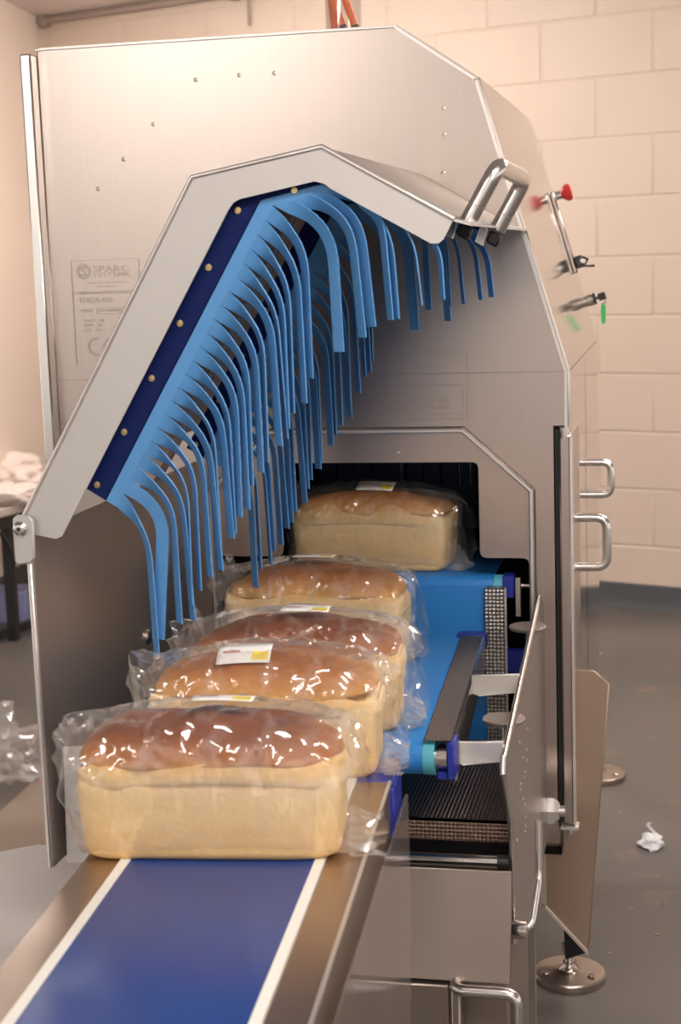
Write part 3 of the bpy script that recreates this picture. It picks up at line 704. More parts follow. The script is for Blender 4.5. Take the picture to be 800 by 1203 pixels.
frame_line([(83, 307), (163, 303), (163, 345)]); frame_line([(83, 307), (90, 430)]); frame_line([(114, 362), (145, 361)]); frame_line([(114, 369), (143, 368)]); frame_line([(113.5, 362), (114, 369)])
etch('WARNING', 460, 463.5, 4.6, 35)
etch('DO NOT INSERT ANY PART OF THE', 461, 471.5, 4.8, 122)
etch('BODY WHEN THE RED LIGHT IS ON', 461, 479.5, 4.8, 122)
frame_line([(390, 416), (548, 413), (549, 492), (386, 494)])
frame_line([(392, 455), (543, 452), (544, 486), (390, 488)])
for (px, py) in ((180, 146), (145, 187), (115, 222), (230, 94), (281, 88), (322, 86), (521, 127), (522, 158), (521, 203)):
    p = F(px, py, YF)
    MB().lathe(p, (0, -1, 0), [(0, 0.004), (0.0005, 0.003), (0.0008, 0.0015)], 9).build('dent', M['face'], front, sharp=89)

# ================================================================== TUNNEL CONVEYOR
BZ2 = 0.802
tc = thing('tunnel_conveyor', (-0.55, 3.0, 0.4), 'sky blue belt conveyor passing through the dark machine tunnel', 'conveyor')
YT = 2.70; RT = 0.018
bx1 = F(580, 700, 2.69).x; bx0 = bx1-0.34
zlow = 0.43
path = [(3.5, BZ2)] + [(YT - RT*math.sin(a), BZ2-RT+RT*math.cos(a)) for a in [i*math.pi/16 for i in range(9)]] + [(YT-RT, zlow)]
def belt(pathyz, x0, x1, th, name, material, parent, shear=0.0):
    pts = [Vector((0, y, z)) for y, z in pathyz]; inn = []
    for i, p in enumerate(pts):
        t = (pts[min(i+1, len(pts)-1)]-pts[max(i-1, 0)]).normalized(); n = Vector((0, -t.z, t.y)); n = n if True else n
        inn.append(p+n*th)
    mb = MB(); n = len(pts); vs = []
    for x in (x0, x1): vs += [Vector((x + shear*(p.y-pts[0].y), p.y, p.z)) for p in pts] + [Vector((x + shear*(p.y-pts[0].y), p.y, p.z)) for p in inn]
    fs = []
    for i in range(n-1):
        fs += [(i, i+1, 2*n+i+1, 2*n+i), (n+i, 3*n+i, 3*n+i+1, n+i+1), (i, n+i, n+i+1, i+1), (2*n+i, 2*n+i+1, 3*n+i+1, 3*n+i)]
    fs += [(0, 2*n, 3*n, n), (n-1, 2*n-1, 4*n-1, 3*n-1)]
    return mb.add(vs, fs).build(name, material, parent)
belt(path, bx0, bx1, 0.003, 'belt', M['belt'], tc)
rz_ = BZ2-RT
MB().lathe((bx0, YT, rz_), (1, 0, 0), [(0, RT-0.004), (bx1-bx0+0.002, RT-0.004)], 16).build('end_roller', M['chrome'], tc)
MB().lathe((bx1+0.001, YT, rz_), (1, 0, 0), [(0, RT+0.001), (0.015, RT+0.001)], 18).build('roller_collar', M['cyan'], tc)
bb = F(590, 681, YT)
MB().box((bx1+0.026, YT, rz_), (0.02, 0.034, 0.04)).build('bearing_block', M['blueblock'], tc, bevel=0.002)
MB().box((bx1+0.043, YT-0.005, rz_-0.018), (0.010, 0.02, 0.07)).build('side_bracket', M['chrome'], tc, bevel=0.001)
MB().tube([(bx1+0.045, YT, rz_), (bx1+0.085, YT, rz_)], 0.005, 10).build('axle', M['chrome'], tc)
MB().box((bx1+0.083, YT-0.01, rz_-0.012), (0.008, 0.03, 0.06)).build('axle_plate', M['blueblock'], tc)
psx0, psx1 = F(571, 760, 2.668).x, F(595, 760, 2.668).x
pz0, pz1 = F(580, 905, 2.668).z, F(580, 690, 2.668).z
ch = MB().box(((psx0+psx1)/2, 2.672, (pz0+pz1)/2), (psx1-psx0, 0.012, pz1-pz0)).build('dimpled_cover', M['dimple'], tc)
MB().box((psx1, 2.667, (pz0+pz1)/2), (0.003, 0.006, pz1-pz0)).build('cover_edge', M['rim'], ch)
lb = F(583, 925, 2.66); lb2 = F(603, 780, 2.665)
MB().box((lb.x, 2.66, lb.z), (0.055, 0.02, 0.058)).build('lower_block', M['blueblock'], tc, bevel=0.003)
MB().box((lb.x+0.004, 2.648, lb.z+0.005), (0.02, 0.006, 0.035)).build('block_window', M['black'], tc)
MB().box((lb2.x, 2.69, lb2.z), (0.05, 0.02, 0.04)).build('spacer_block', M['blueblock'], tc)

# ================================================================== INFEED TRANSFER CONVEYOR (sky blue)
BZ = 0.72
ic = thing('transfer_conveyor', (-0.46, 2.3, 0.6), 'short sky blue transfer conveyor with ribbed steel side between the two belts', 'conveyor')
shear = -0.05
ya, yb = 2.60, 1.985; RI = 0.024
xr_at = lambda y: -0.337 + shear*(y-1.995)
path = [(ya, BZ)] + [(yb+RI - RI*math.sin(a), BZ-RI+RI*math.cos(a)) for a in [i*math.pi/12 for i in range(13)]] + [(ya, BZ-2*RI)]
wI = 0.33
belt(path, xr_at(ya)-wI, xr_at(ya), 0.003, 'belt', M['belt'], ic, shear)
x0 = xr_at(yb+RI)
MB().lathe((x0-wI, yb+RI, BZ-RI), (1, 0, 0), [(0, RI-0.004), (wI+0.002, RI-0.004)], 18).build('end_roller', M['chrome'], ic)
MB().lathe((x0+0.001, yb+RI, BZ-RI), (1, 0, 0), [(0, RI+0.001), (0.015, RI+0.001)], 20).build('roller_collar', M['cyan'], ic)
MB().lathe((x0+0.016, yb+RI, BZ-RI), (1, 0, 0), [(0, 0.014), (0.004, 0.014), (0.0045, 0.017), (0.016, 0.017)], 16).build('bearing', M['chrome'], ic)
MB().box((x0+0.038, yb+RI+0.004, BZ-RI), (0.010, 0.05, 0.052)).build('bearing_block', M['blueblock'], ic, bevel=0.002)
MB().box((x0+0.030, yb+RI+0.004, BZ-RI-0.022), (0.02, 0.04, 0.008)).build('bearing_yoke', M['blueblock'], ic)
sp = []
for y in (yb+0.005, ya-0.03): sp.append((xr_at(y)+0.002, y))
xa, xb = sp
sidew = 0.036
MB().add([Vector((xa[0], xa[1], BZ+0.004)), Vector((xa[0]+sidew, xa[1], BZ+0.004)), Vector((xb[0]+sidew, xb[1], BZ+0.004)), Vector((xb[0], xb[1], BZ+0.004)),
          Vector((xa[0], xa[1]+0.02, BZ)), Vector((xa[0]+sidew, xa[1]+0.02, BZ)), Vector((xb[0]+sidew, xb[1], BZ)), Vector((xb[0], xb[1], BZ))],
         [(0, 1, 2, 3), (4, 7, 6, 5), (0, 4, 5, 1), (1, 5, 6, 2), (2, 6, 7, 3), (3, 7, 4, 0)]).build('ribbed_cover', M['ribbed'], ic)
MB().prism([(xa[0]+sidew, xa[1]+0.03, BZ+0.003), (xb[0]+sidew, xb[1], BZ+0.003), (xb[0]+sidew, xb[1], BZ-0.05), (xa[0]+sidew, xa[1]+0.03, BZ-0.06)], (0.004, 0, 0)).build('side_plate', M['chrome'], ic)
MB().box((xb[0]+0.016, ya-0.012, BZ-0.008), (0.05, 0.03, 0.026)).build('rear_block', M['blueblock'], ic, bevel=0.002)
for (px0, px1, pyt, pyb, Y) in ((544, 612, 873, 899, 2.05), (563, 617, 794, 817, 2.27)):
    a, b = F(px0, pyt, Y), F(px1, pyb, Y)
    MB().prism([(a.x, Y, a.z), (RX-0.0015, Y, a.z+0.004), (RX-0.0015, Y, b.z+0.003), (a.x, Y, b.z-0.003), (a.x-0.016, Y+0.03, b.z-0.008), (a.x-0.016, Y+0.03, a.z-0.008)], (0, 0.006, 0)).build('support_arm', M['arm'], ic, bevel=0.001)
MB().box((x0-wI/2, 2.3, BZ-RI), (wI-0.02, 0.5, 0.03)).build('slider_bed', M['guard'], ic)

# ================================================================== FEED CONVEYOR (deep blue belt, white edge bands)
fc = thing('feed_conveyor', (-0.48, 1.2, 0.0), 'deep blue belt conveyor with white edge bands and brown steel rails', 'conveyor')
ydir = Vector((-0.072, 1, 0)).normalized(); xdir = Vector((ydir.y, -ydir.x, 0))
oc = Vector((-0.485, 1.533, 0))     # centre line point
half = 0.1065
def fpt(side, along, z): p = oc + xdir*side + ydir*along; return Vector((p.x, p.y, z))
A0, A1 = -1.05, 0.385
def slab(s0, s1, z0, z1, a0=A0, a1=A1):
    mb = MB(); vs = [fpt(s, a, z) for z in (z0, z1) for a in (a0, a1) for s in (s0, s1)]
    return mb.add(vs, [(0, 2, 3, 1), (4, 5, 7, 6), (0, 1, 5, 4), (2, 6, 7, 3), (0, 4, 6, 2), (1, 3, 7, 5)])
bt = slab(-half, half, BZ-0.004, BZ-0.0005).build('belt', M['deepbelt'], fc)
for s in (-1, 1): slab(s*half-0.0055, s*half+0.0055, BZ-0.004, BZ+0.0006).build('edge_band', M['white'], bt)
rl = half+0.0055
slab(-rl-0.042, -rl, BZ-0.07, BZ-0.0005, A0, 0.29).build('side_rail', M['rail'], fc, bevel=0.002)
slab(rl, rl+0.042, BZ-0.07, BZ-0.0005, A0, 0.29).build('side_rail', M['rail'], fc, bevel=0.002)
slab(-half, half, BZ-0.06, BZ-0.008).build('slider_bed', M['guard'], fc)
slab(rl+0.040, rl+0.044, BZ-0.002, BZ+0.0012, A0, 0.29).build('rail_edge', M['rim'], fc)
# blue end bracket
eb = slab(rl-0.012, rl+0.046, BZ-0.010, BZ-0.001, 0.292, 0.385).build('end_bracket', M['blueblock'], fc, bevel=0.002)
slab(rl+0.036, rl+0.046, BZ-0.075, BZ-0.0105, 0.292, 0.385).build('bracket_cheek', M['blueblock'], eb, bevel=0.002)
slab(-rl-0.046, -rl+0.012, BZ-0.010, BZ-0.001, 0.292, 0.385).build('end_bracket', M['blueblock'], fc, bevel=0.002)
for s in (-1, 1):
    for a in (-0.9, 0.1):
        p = fpt(s*0.09, a, 0); MB().box((p.x, p.y, (BZ-0.06)/2), (0.04, 0.04, BZ-0.07)).build('leg', M['rail'], fc)
# clear side skirt hanging below the rail
sx = rl+0.050
sk_ = [fpt(sx, -0.9, BZ-0.02), fpt(sx, 0.385, BZ-0.05), fpt(sx, 0.385, 0.50), fpt(sx, 0.36, 0.43), fpt(sx, 0.30, 0.30), fpt(sx, -0.9, 0.30)]
MB().prism(sk_, xdir*0.004).build('clear_skirt', M['perspex'], fc)

# ================================================================== LOWER BIN, DECK
bn = thing('reject_bin', (-0.4, 2.2, 0.0), 'plain stainless steel bin below the conveyors with a tubular handle', 'bin')
YBN = 2.08
bz1, bz0 = (F(430, 1021, YBN).z+F(597, 1019, YBN).z)/2, F(520, 1152, YBN-0.04).z
bxr = F(602, 1080, YBN).x; bxl = -0.72
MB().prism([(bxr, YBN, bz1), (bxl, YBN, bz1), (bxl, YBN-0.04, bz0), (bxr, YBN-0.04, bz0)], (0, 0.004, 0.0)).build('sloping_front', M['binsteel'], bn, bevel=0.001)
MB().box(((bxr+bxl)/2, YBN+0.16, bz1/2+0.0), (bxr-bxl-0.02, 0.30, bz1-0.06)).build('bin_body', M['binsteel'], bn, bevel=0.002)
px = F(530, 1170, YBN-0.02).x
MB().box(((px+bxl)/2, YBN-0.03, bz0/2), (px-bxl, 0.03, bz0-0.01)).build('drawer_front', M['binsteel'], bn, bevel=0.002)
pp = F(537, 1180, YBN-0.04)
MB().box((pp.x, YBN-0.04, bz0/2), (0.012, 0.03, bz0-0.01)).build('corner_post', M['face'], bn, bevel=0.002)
ha, hb_ = onY(533, 1163, YBN-0.06), onY(607, 1166, YBN-0.06)
MB().tube(rpath([ha+Vector((0, 0.03, 0)), ha, Vector((hb_.x, hb_.y, ha.z)), Vector((hb_.x, hb_.y, ha.z-0.13)), Vector((hb_.x, hb_.y+0.05, ha.z-0.13))], 0.018), 0.0085, 12).build('bin_handle', M['chrome'], bn, sharp=70)
dz = 0.54
d0, d1 = onZ(430, 962, dz), onZ(600, 962, dz)
ydk = (d0.y+d1.y)/2
dk = MB().prism([(-0.62, ydk, dz), (RX-0.004, ydk, dz), (RX-0.004, 2.58, dz+0.0), (-0.62, 2.58, dz+0.0)], (0, 0, -0.004)).build('perforated_deck', M['dimpledark'], mac)
lipz = F(520, 987, ydk).z
MB().prism([(-0.62, ydk, dz), (RX-0.004, ydk, dz), (RX-0.004, ydk, lipz), (-0.62, ydk, lipz)], (0, 0.004, 0)).build('deck_lip', M['dimpledark'], dk)
rp = F(520, 1010, 2.12)
MB().tube([(-0.62, 2.12, rp.z), (RX-0.02, 2.12, rp.z)], 0.009, 12).build('cross_rod', M['chrome'], dk)
MB().tube([(RX-0.02, 2.12, rp.z), (RX-0.004, 2.12, rp.z)], 0.011, 12).build('rod_end', M['black'], dk)
for x in (-0.60, RX-0.02):
    MB().box((x, 2.55, dz/2), (0.02, 0.02, dz-0.006)).build('deck_support', M['guard'], dk)
# pale tray at the left of the feed conveyor
tr = thing('side_tray', (-0.95, 1.9, 0.3), 'pale grey sheet metal tray low beside the feed conveyor', 'tray')
tp = [onZ(*q, 0.45) for q in ((-60, 1012), (45, 992), (140, 1002))]
tl_ = Vector((-1.35, 1.3, 0.45)); trr = Vector((-0.70, 1.3, 0.45))
MB().prism([tp[0], tp[1], tp[2], trr, tl_], (0, 0, -0.004)).build('tray_sheet', M['tray'], tr)
MB().box((-0.95, 1.75, 0.222), (0.08, 0.08, 0.444)).build('tray_pedestal', M['guard'], tr)

# ================================================================== BREAD
def superq(a, n): c, s = math.cos(a), math.sin(a); return (math.copysign(abs(c)**(2/n), c), math.copysign(abs(s)**(2/n), s))
def loaf(loc, yaw, label, seed, L=0.294, Dp=0.118, Hb=0.098, Hc=0.052, crust='crust', sticker=(0.01, -0.3), stick_tilt=0.0, ear=(0.65, 0.65), tail=0.05, bagx=1.0):
    rg_ = random.Random(seed); off = Vector((seed*7.3, seed*3.1, seed*1.7))
    root = thing('bread_loaf', loc, label, 'bread', 'bagged loaves on the conveyors'); root.rotation_euler = (0, 0, yaw)
    def loc_build(mb, name, material, parent, zc, flat=False, sharp=60):
        me = bpy.data.meshes.new(name); me.from_pydata([p-Vector((0, 0, zc)) for p in mb.v], [], mb.f)
        bm = bmesh.new(); bm.from_mesh(me); bmesh.ops.remove_doubles(bm, verts=bm.verts, dist=1e-6); bmesh.ops.recalc_face_normals(bm, faces=bm.faces); bm.to_mesh(me); bm.free()
        me.polygons.foreach_set('use_smooth', [not flat]*len(me.polygons))
        me.materials.append(material)
        o = bpy.data.objects.new(name, me); col.objects.link(o); o.parent = parent
        o.location = (0, 0, zc - (0 if parent is root else parent.location.z)); return o
    # tin-baked lower body : rings over height
    mb = MB(); nu, nv = 72, 22; rings = []
    for j in range(nv+1):
        t = j/nv; z = Hb*t
        edge = min(1, (t/0.07))**0.5 if t < 0.07 else 1
        sc = (0.955+0.045*t)*(0.93+0.07*edge); sh = max(0, (t-0.8)/0.2); sc *= 1-0.05*sh*sh
        for i in range(nu):
            a = 2*math.pi*i/nu; x, y = superq(a, 9)
            p = Vector((x*L/2*sc, y*Dp/2*sc, z))
            nn = noise.noise(p*26+off)*0.0022 + noise.noise(p*70+off)*0.0008
            bulge = 0.003*math.sin(math.pi*t)*noise.noise(p*12+off*2)
            d = Vector((x, y, 0)).normalized()*(nn+bulge)
            top = 0.010*noise.noise(Vector((x*2.2, y, 0))+off)*t**6
            rings.append(p+d+Vector((0, 0, top if t > 0.5 else 0)))
    fs = [(j*nu+i, j*nu+(i+1) % nu, (j+1)*nu+(i+1) % nu, (j+1)*nu+i) for j in range(nv) for i in range(nu)]
    fs += [list(range(nu))[::-1], list(range(nv*nu, nv*nu+nu))]
    mb.add(rings, fs)
    body = loc_build(mb, 'bread_body', M['crumb'], root, Hb/2)
    # oven-sprung crust : flattened dome with an overhanging rolled edge
    mb = MB(); nu, nv = 84, 26; rings = []
    prof = []
    for j in range(nv+1):
        t = j/nv
        a = -0.45*math.pi/2*1.0 + t*(math.pi/2 + 0.45*math.pi/2)
        prof.append((max(math.cos(a), 0)**0.46, math.sin(a)))
    for j, (r_, zz) in enumerate(prof):
        for i in range(nu):
            a = 2*math.pi*i/nu; x, y = superq(a, 4.2)
            ex = 1 - 0.10*max(0, zz)*abs(x)**2
            p = Vector((x*r_*L/2*0.97, y*r_*Dp/2*1.07, Hb+0.010 + (zz*(Hc-0.012)*ex if zz > 0 else zz*0.015)))
            u_ = p.x/(L/2)
            p.z += -0.010*u_*u_*max(0, zz+0.4)
            nn = noise.noise(p*13+off)*0.008 + noise.noise(p*42+off)*0.0022
            # shred line along the front edge
            if zz < 0.12: p.z += 0.007*noise.noise(Vector((p.x*14, y, 3))+off)
            rings.append(p*1.0 + Vector((x*r_, y*r_, max(0.2, zz))).normalized()*nn)
    fs = [(j*nu+i, j*nu+(i+1) % nu, (j+1)*nu+(i+1) % nu, (j+1)*nu+i) for j in range(nv) for i in range(nu)]
    fs += [list(range(nu))[::-1], list(range(nv*nu, nv*nu+nu))]
    mb.add(rings, fs)
    loc_build(mb, 'crust', M[crust], root, Hb+0.012)
    # shred : pale torn band between side and crust
    mb = MB(); ns = 120; nk = 10; vs = []
    for i in range(ns):
        a = 2*math.pi*i/ns; x, y = superq(a, 6)
        px_, py_ = x*L/2, y*Dp/2
        w_ = noise.noise(Vector((px_*17, py_*12, 2))+off); w2 = noise.noise(Vector((px_*38, py_*38, 7))+off)
        hh = 0.0155+0.008*w_; bul = 0.0060+0.0035*w2+0.003*w_
        zc_ = Hb+0.001+0.008*w_-0.012*(px_/(L/2))**2
        nrm = Vector((x, y, 0)).normalized() if abs(y) < 0.98 else Vector((0.25*x, y, 0)).normalized()
        for k in range(nk+1):
            an = -math.pi/2+math.pi*k/nk
            vs.append(Vector((px_*0.975, py_*0.965, zc_+hh*math.sin(an))) + nrm*bul*math.cos(an)**0.8*(1+0.25*noise.noise(Vector((px_*60, k*0.7, 1))+off)))
    mb.add(vs, [(i*(nk+1)+k, ((i+1) % ns)*(nk+1)+k, ((i+1) % ns)*(nk+1)+k+1, i*(nk+1)+k+1) for i in range(ns) for k in range(nk)])
    loc_build(mb, 'torn_shred', M['shred'], root, Hb)
    # clear bag : tube of film pinched at both ends
    mb = MB(); nx, nu = 130, 84; rings = []
    folds = []
    for _ in range(14):
        dv_ = Vector((rg_.uniform(-1, 1), rg_.uniform(-1, 1), rg_.uniform(-1, 1))).normalized()
        folds.append((dv_, rg_.uniform(14, 42), rg_.random(), Vector((rg_.uniform(-9, 9), rg_.uniform(-9, 9), rg_.uniform(-9, 9))), rg_.uniform(0.0012, 0.0030)))
    def fold_at(p, k):
        tot = 0.0
        for dv_, fq, ph, o_, am in folds:
            mk = noise.noise(p*9+o_)
            if mk > 0.02:
                wv = (p.dot(dv_)*fq + ph + 0.55*noise.noise(p*14+o_)) % 1.0
                tot += (abs(wv*2-1)-0.5)*am*min(1, mk*4)
        return tot*(1+0.8*k)
    XL_, XR_ = -L/2-0.030*ear[0], L/2+0.030*ear[1]
    for i in range(nx+1):
        t = i/nx; x = (XL_ + (XR_-XL_)*t)*bagx
        ov = max(0, abs(x)-L/2+0.004); k = min(1, ov/0.034); pinch = 1-k**1.2*0.86
        for j in range(nu):
            a = 2*math.pi*j/nu; cy, cz = superq(a, 3.4)
            hw = (Dp/2*1.06+0.007)*(pinch if True else 1)
            Ht = Hb+Hc+0.008 - 0.020*(x/(L/2))**2*(1-k)
            if x < 0: zc_, hh = Ht/2 + k*0.030*ear[0], Ht/2*(1-0.35*k)
            else: zc_, hh = Ht/2*(1-0.30*k), Ht/2*(1-0.30*k)
            p = Vector((x, cy*hw, zc_+cz*hh))
            q = p*28+off
            cr = abs(noise.noise(q))-0.22
            cr2 = abs(noise.noise(p*75+off*2))-0.2
            amp = 0.011*(0.45+0.9*k) if cz > -0.3 or k > 0.2 else 0.003
            if cz > 0.35: amp *= 1.15
            n_ = Vector((0.25*math.copysign(1, x)*k, cy, cz)).normalized()
            p += n_*(max(cr, -0.05)*amp*0.5 + cr2*amp*0.35 + fold_at(p, k)*(1.0 if cz > -0.2 or k > 0.1 else 0.4) + 0.001) + Vector((noise.noise(q+off)*0.02*k, noise.noise(q*1.3)*0.02*k, noise.noise(q*0.9-off)*0.022*k))
            p.z = max(p.z, 0.0012)
            if x > 0 and k > 0: p.x += tail*k*(0.5-0.5*cz)*0.55
            if x < 0 and k > 0: p.x += -0.010*k*max(0, cz)
            rings.append(p)
    fs = [(i*nu+j, i*nu+(j+1) % nu, (i+1)*nu+(j+1) % nu, (i+1)*nu+j) for i in range(nx) for j in range(nu)]
    mb.add(rings, fs)
    bag = loc_build(mb, 'bag', M['bag'], root, (Hb+Hc)/2)
    bag.data.set_sharp_from_angle(angle=math.radians(13))
    # gathered film at the two ends of the bag
    def gather(name, c_, fan, spread, length, seed2, lift):
        q = MB(); vs = []; na, nb_ = 15, 9
        for ia in range(na):
            u0 = ia/(na-1)*2-1
            for ib in range(nb_):
                v0 = ib/(nb_-1); pl = (1 if ia % 2 else -1)*0.0045*(0.3+v0)
                an = u0*spread
                p = c_ + fan*(length*v0*(0.75+0.25*math.cos(3*u0+seed2))*math.cos(an)) + Vector((0, 1, 0))*(0.010*u0*(1-v0)+pl) + lift*(length*v0*math.sin(an)+0.03*u0*(1-v0))
                p += Vector((noise.noise(p*60+off), noise.noise(p*55-off), noise.noise(p*58+off*2)))*0.007*(0.3+v0)
                p.z = max(p.z, 0.0015); vs.append(p)
        q.add(vs, [(ia*nb_+ib, (ia+1)*nb_+ib, (ia+1)*nb_+ib+1, ia*nb_+ib+1) for ia in range(na-1) for ib in range(nb_-1)])
        return loc_build(q, name, M['bagend'], root, c_.z, flat=True)
    Zt = Hb+Hc
    gather('bag_ear', Vector((-L/2+0.004, -0.030, Zt*0.70)), Vector((-0.22, -0.2, 0.95)).normalized(), 0.6, 0.055, seed, Vector((0.55, 0, 0.6)).normalized())
    gather('bag_tail', Vector((L/2+0.004, -0.035, 0.022)), Vector((0.95, -0.15, -0.12)).normalized(), 0.7, 0.018+tail*0.5, seed+2, Vector((0, 0, 1)))
    # price sticker on the bag
    sxp, syp = sticker; lw, lh = 0.068, 0.034
    ztop = Hb+Hc+0.0125
    mb = MB(); vs = []
    for b_ in range(5):
        for a_ in range(9):
            xx = sxp+(a_/8-0.5)*lw; yy = syp*Dp+(b_/4-0.5)*lh
            zz = ztop - 0.020*(xx/(L/2))**2 - 0.55*Hc*(abs(yy)/(Dp*0.56))**2.6*1.3
            vs.append(Vector((xx+stick_tilt*(yy), yy, zz)))
    nn = len(vs); vs += [v+Vector((0, 0, 0.0006)) for v in vs]
    fs = [(b_*9+a_, b_*9+a_+1, (b_+1)*9+a_+1, (b_+1)*9+a_) for b_ in range(4) for a_ in range(8)]
    fs2 = [tuple(nn+k for k in f) for f in fs]
    rim_ = [*range(0, 9), *range(17, 45, 9), *range(43, 35, -1), *range(27, 0, -9)]
    fs3 = [(rim_[k], rim_[(k+1) % len(rim_)], nn+rim_[(k+1) % len(rim_)], nn+rim_[k]) for k in range(len(rim_))]
    mb.add(vs, [f[::-1] for f in fs]+fs2+fs3)
    stc = loc_build(mb, 'price_sticker', M['sticker'], root, ztop)
    def patch(a0, a1, b0, b1, name, mt):
        q = MB(); pv = []
        for b_ in range(4):
            for a_ in range(5):
                u0 = a0+(a1-a0)*a_/4; v0 = b0+(b1-b0)*b_/3
                xx = sxp+(u0-0.5)*lw; yy = syp*Dp+(v0-0.5)*lh
                zz = ztop - 0.020*(xx/(L/2))**2 - 0.55*Hc*(abs(yy)/(Dp*0.56))**2.6*1.3 + 0.0012
                pv.append(Vector((xx+stick_tilt*yy, yy, zz)))
        q.add(pv, [(b_*5+a_, b_*5+a_+1, (b_+1)*5+a_+1, (b_+1)*5+a_) for b_ in range(3) for a_ in range(4)])
        loc_build(q, name, mt, stc, ztop)
    patch(0.66, 0.96, 0.08, 0.42, 'yellow_patch', M['yellow'])
    patch(0.10, 0.42, 0.40, 0.52, 'printed_line', M['redprint'])
    return root

loaf((-0.506, 1.608, BZ+0.001), D(7), 'bagged tin loaf nearest the camera, standing alone on the deep blue belt', 1, Hb=0.100, sticker=(0.012, 0.10), tail=0.06, ear=(0.6, 0.6))
loaf((-0.516, 1.880, BZ+0.001), D(5), 'second bagged loaf in the row, large white price sticker facing the camera', 2, crust='crustlight', sticker=(-0.022, -0.26), tail=0.03)
loaf((-0.522, 2.075, BZ+0.001), D(4), 'third bagged loaf in the row, darkest crust, at the front of the sky blue belt', 3, sticker=(0.012, -0.02), tail=0.03)
loaf((-0.580, 2.45, BZ+0.001), D(-2), 'fourth bagged loaf in the row, smooth golden crust, just outside the tunnel mouth', 4, crust='crustlight', sticker=(-0.005, 0.05), tail=0.02)
loaf((-0.547, 2.785, BZ2+0.001), D(-6), 'bagged loaf inside the dark tunnel opening with yellow-marked sticker', 5, crust='crustlight', sticker=(0.012, -0.24), Hc=0.046)

# ================================================================== SMALL THINGS
# clear beacon on the roof
bcn = onY(404, 32, 3.0); bcn.z = zt
bt_ = thing('warning_beacon', bcn, 'clear cylindrical beacon with orange slanted bars on the machine roof', 'beacon')
MB().lathe(bcn, (0, 0, 1), [(0, 0.036), (0.014, 0.036)], 28).build('beacon_base', M['chrome'], bt_)
rO = 0.034; rI = 0.031; nz = 28; vs = []; 
cyl = MB()
for z in (0.012, 0.2):
    for r in (rO, rI):
        for k in range(nz): vs.append(bcn+Vector((r*math.cos(2*math.pi*k/nz), r*math.sin(2*math.pi*k/nz), z)))
fs = []
for k in range(nz):
    k2 = (k+1) % nz
    fs += [(k, k2, 2*nz+k2, 2*nz+k), (nz+k, 3*nz+k, 3*nz+k2, nz+k2), (2*nz+k, 2*nz+k2, 3*nz+k2, 3*nz+k), (k, nz+k, nz+k2, k2)]
cyl.add(vs, fs).build('lens', M['clearlens'], bt_, sharp=60)
for dx, dy in ((0.002, -0.02), (0.024, -0.01), (-0.020, 0.012)):
    a = bcn+Vector((dx, dy, 0.050)); b = bcn+Vector((dx-0.022 if dx > -0.01 else dx-0.006, dy, 0.115))
    o = MB().tube([a, b], 0.0072, 12).build('orange_bar', M['orange'], bt_)
    MB().tube([a-(b-a)*0.03, a+(b-a)*0.06], 0.0075, 12).build('bar_tip', M['black'], o)
MB().lathe(bcn+Vector((0, 0, 0.2)), (0, 0, 1), [(0, 0.035), (0.012, 0.035)], 28).build('beacon_cap', M['chrome'], bt_)
# crumpled paper and crumbs on the floor
def crumple(name, c, r, seed, material, squash=0.5, flat=True, n=3, amp=0.5, parent=None):
    bm = bmesh.new(); bmesh.ops.create_icosphere(bm, subdivisions=n, radius=1.0); o_ = Vector((seed*5.1, seed, 2))
    for v in bm.verts:
        k = 1 + amp*noise.noise(v.co*1.6+o_) + amp*0.6*noise.noise(v.co*3.7+o_)
        v.co = Vector((v.co.x*k*r[0], v.co.y*k*r[1], v.co.z*k*r[2]))
    zmin = min(v.co.z for v in bm.verts)
    for v in bm.verts: v.co.z = max(v.co.z - zmin*squash, 0.0)
    me = bpy.data.meshes.new(name); bm.to_mesh(me); bm.free(); me.materials.append(material)
    me.polygons.foreach_set('use_smooth', [not flat]*len(me.polygons))
    o = bpy.data.objects.new(name, me); col.objects.link(o); o.location = c; return o
pc = onZ(765, 994, 0)
pp_ = crumple('paper_scrap', pc, (0.028, 0.03, 0.016), 4, M['paper'])
tag(pp_, 'crumpled white paper scrap lying on the grey floor', 'paper')
cur = [pc+Vector((0, 0, 0.012)), pc+Vector((0.006, 0.01, 0.03)), pc+Vector((-0.008, 0.012, 0.045)), pc+Vector((-0.004, 0.012, 0.052))]
v_ = []
for q in cur: v_ += [q-pc+Vector((-0.004, 0, 0)), q-pc+Vector((0.004, 0, 0)), q-pc+Vector((0.004, 0.001, 0)), q-pc+Vector((-0.004, 0.001, 0))]
tm = MB().add(v_, [(4*i+k, 4*i+(k+1) % 4, 4*i+4+(k+1) % 4, 4*i+4+k) for i in range(3) for k in range(4)]+[(3, 2, 1, 0), (12, 13, 14, 15)])
me = bpy.data.meshes.new('paper_curl'); me.from_pydata(tm.v, [], tm.f); me.materials.append(M['paper']); oo = bpy.data.objects.new('paper_curl', me); col.objects.link(oo); oo.parent = pp_
cr = random.Random(8)
for (x, y) in ((718, 993), (729, 955), (736, 952), (772, 1030), (786, 1034), (780, 1062), (742, 1068), (709, 1046), (772, 1098), (716, 1120)):
    p = onZ(x, y, 0)
    o = crumple('bread_crumb', p, (0.003+cr.random()*0.005, 0.004, 0.002), x, M['card'], n=1)
    tag(o, 'tiny brown crumb on the grey floor near the machine leg', 'crumb', 'crumbs on the floor')
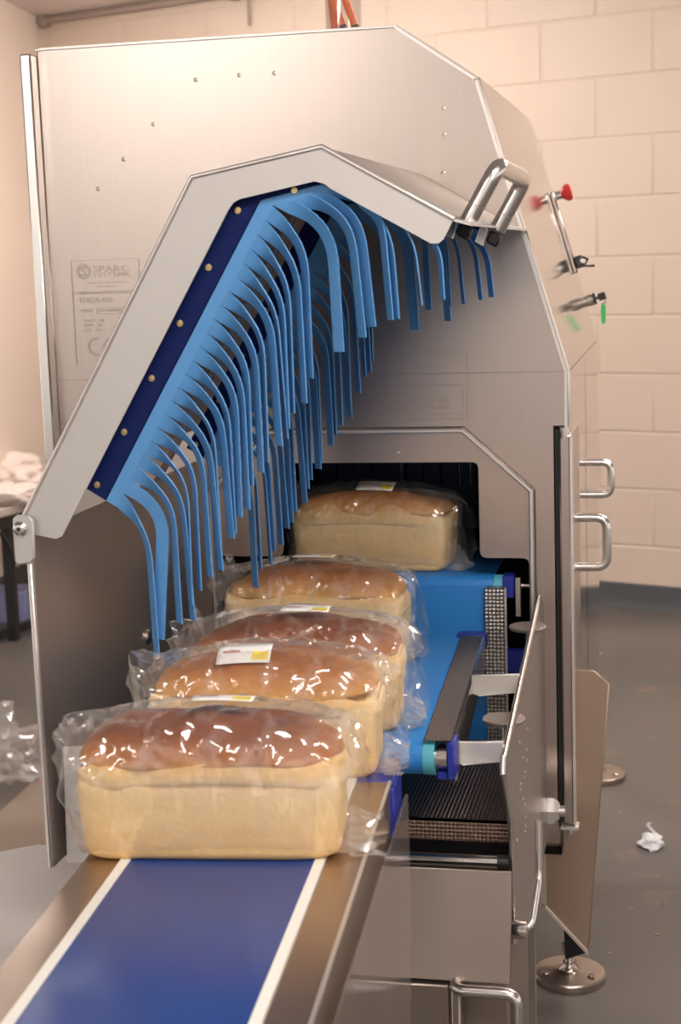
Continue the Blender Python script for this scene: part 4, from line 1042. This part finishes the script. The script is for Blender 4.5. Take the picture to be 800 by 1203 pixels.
# clear crumpled bag and card on the floor at the left
fb_ = onZ(8, 918, 0)
o = crumple('plastic_bag', fb_+Vector((-0.03, 0, 0)), (0.13, 0.10, 0.10), 9, M['floorbag'], n=4, amp=0.7, squash=0.6); tag(o, 'crumpled clear plastic bag on the floor beside the left guard', 'plastic bag')
cpz = [onZ(*q, 0.004) for q in ((-40, 990), (46, 911), (120, 960), (60, 1060), (-40, 1040))]
o = MB().prism(cpz, (0, 0, -0.003)).build('card_sheet', M['card']); tag(o, 'flat brown card sheet on the floor beside the left guard', 'card')
# low table with white film
tb_ = thing('work_table', (-2.45, 5.35, 0), 'low grey-topped table with black steel legs beside the plaster wall', 'table')
tz = onY(0, 600, 5.2).z
e0, e1 = onZ(-30, 606, tz), onZ(62, 584, tz)
dr = (e1-e0).normalized(); dr2 = Vector((-dr.y, dr.x, 0)); ex = e1+dr*0.4
tt = [e0-dr*0.25, ex, ex+dr2*0.62, e0-dr*0.25+dr2*0.62]
MB().prism(tt, (0, 0, -0.03)).build('table_top', M['tabletop'], tb_, bevel=0.003)
MB().prism([p+Vector((0, 0, -0.0305)) for p in (tt[0]+dr2*0.01, tt[1]+dr2*0.01, tt[1]+dr2*0.05, tt[0]+dr2*0.05)], (0, 0, -0.045)).build('apron', M['darkbrown'], tb_)
lp = onZ(17, 752, 0); 
for q in (lp, lp+dr2*0.5, lp+dr*0.6, lp+dr*0.6+dr2*0.5):
    MB().box((q.x, q.y, (tz-0.03)/2), (0.035, 0.035, tz-0.032)).build('leg', M['darkbrown'], tb_)
MB().prism([lp-dr*0.2+Vector((0, 0, 0.02)), lp+dr*0.6+Vector((0, 0, 0.02)), lp+dr*0.6+dr2*0.03+Vector((0, 0, 0.02)), lp-dr*0.2+dr2*0.03+Vector((0, 0, 0.02))], (0, 0, 0.03)).build('foot_rail', M['darkbrown'], tb_)
cab = [onY(0, 625, 5.1), onY(10, 640, 5.12), onY(17, 660, 5.14), onY(13, 668, 5.14), onY(18, 680, 5.14)]
MB().tube(rpath(cab, 0.03), 0.008, 8).build('hanging_cable', M['darkbrown'], tb_)
for i, (x, y, s, lab) in enumerate(((12, 590, 0.14, 'low pale heap of film at the front of the table'), (26, 570, 0.10, 'rounded white film bundle at the end of the table heap'), (10, 560, 0.12, 'tallest white film bundle on the low table'))):
    p = onZ(x, y, tz); o = crumple('film_bundle', (p.x, p.y, tz+0.0005), (s, s*0.8, s*(0.5 if i else 0.3)), i+20, M['softwhite'], n=4, amp=0.5, flat=False); tag(o, lab, 'packaging', 'film bundles on the table')
p = onZ(8, 545, tz); o = MB().tube(rpath([p+Vector((-0.3, 0, 0.19)), p+Vector((0, 0, 0.20)), p+Vector((0.05, 0, 0.19)), p+Vector((0.07, 0, 0.14)), p+Vector((0.06, 0, 0.10))], 0.02), 0.022, 10).build('black_strap', M['darkbrown'])
tag(o, 'short black strap lying over the white film bundles', 'strap')
p = onZ(4, 735, 0); o = MB().box((p.x-0.05, p.y+0.12, 0.06), (0.22, 0.16, 0.12), rz=0.2).build('lilac_box', M['violet'], bevel=0.004); tag(o, 'small lilac box on the floor under the low table', 'box')
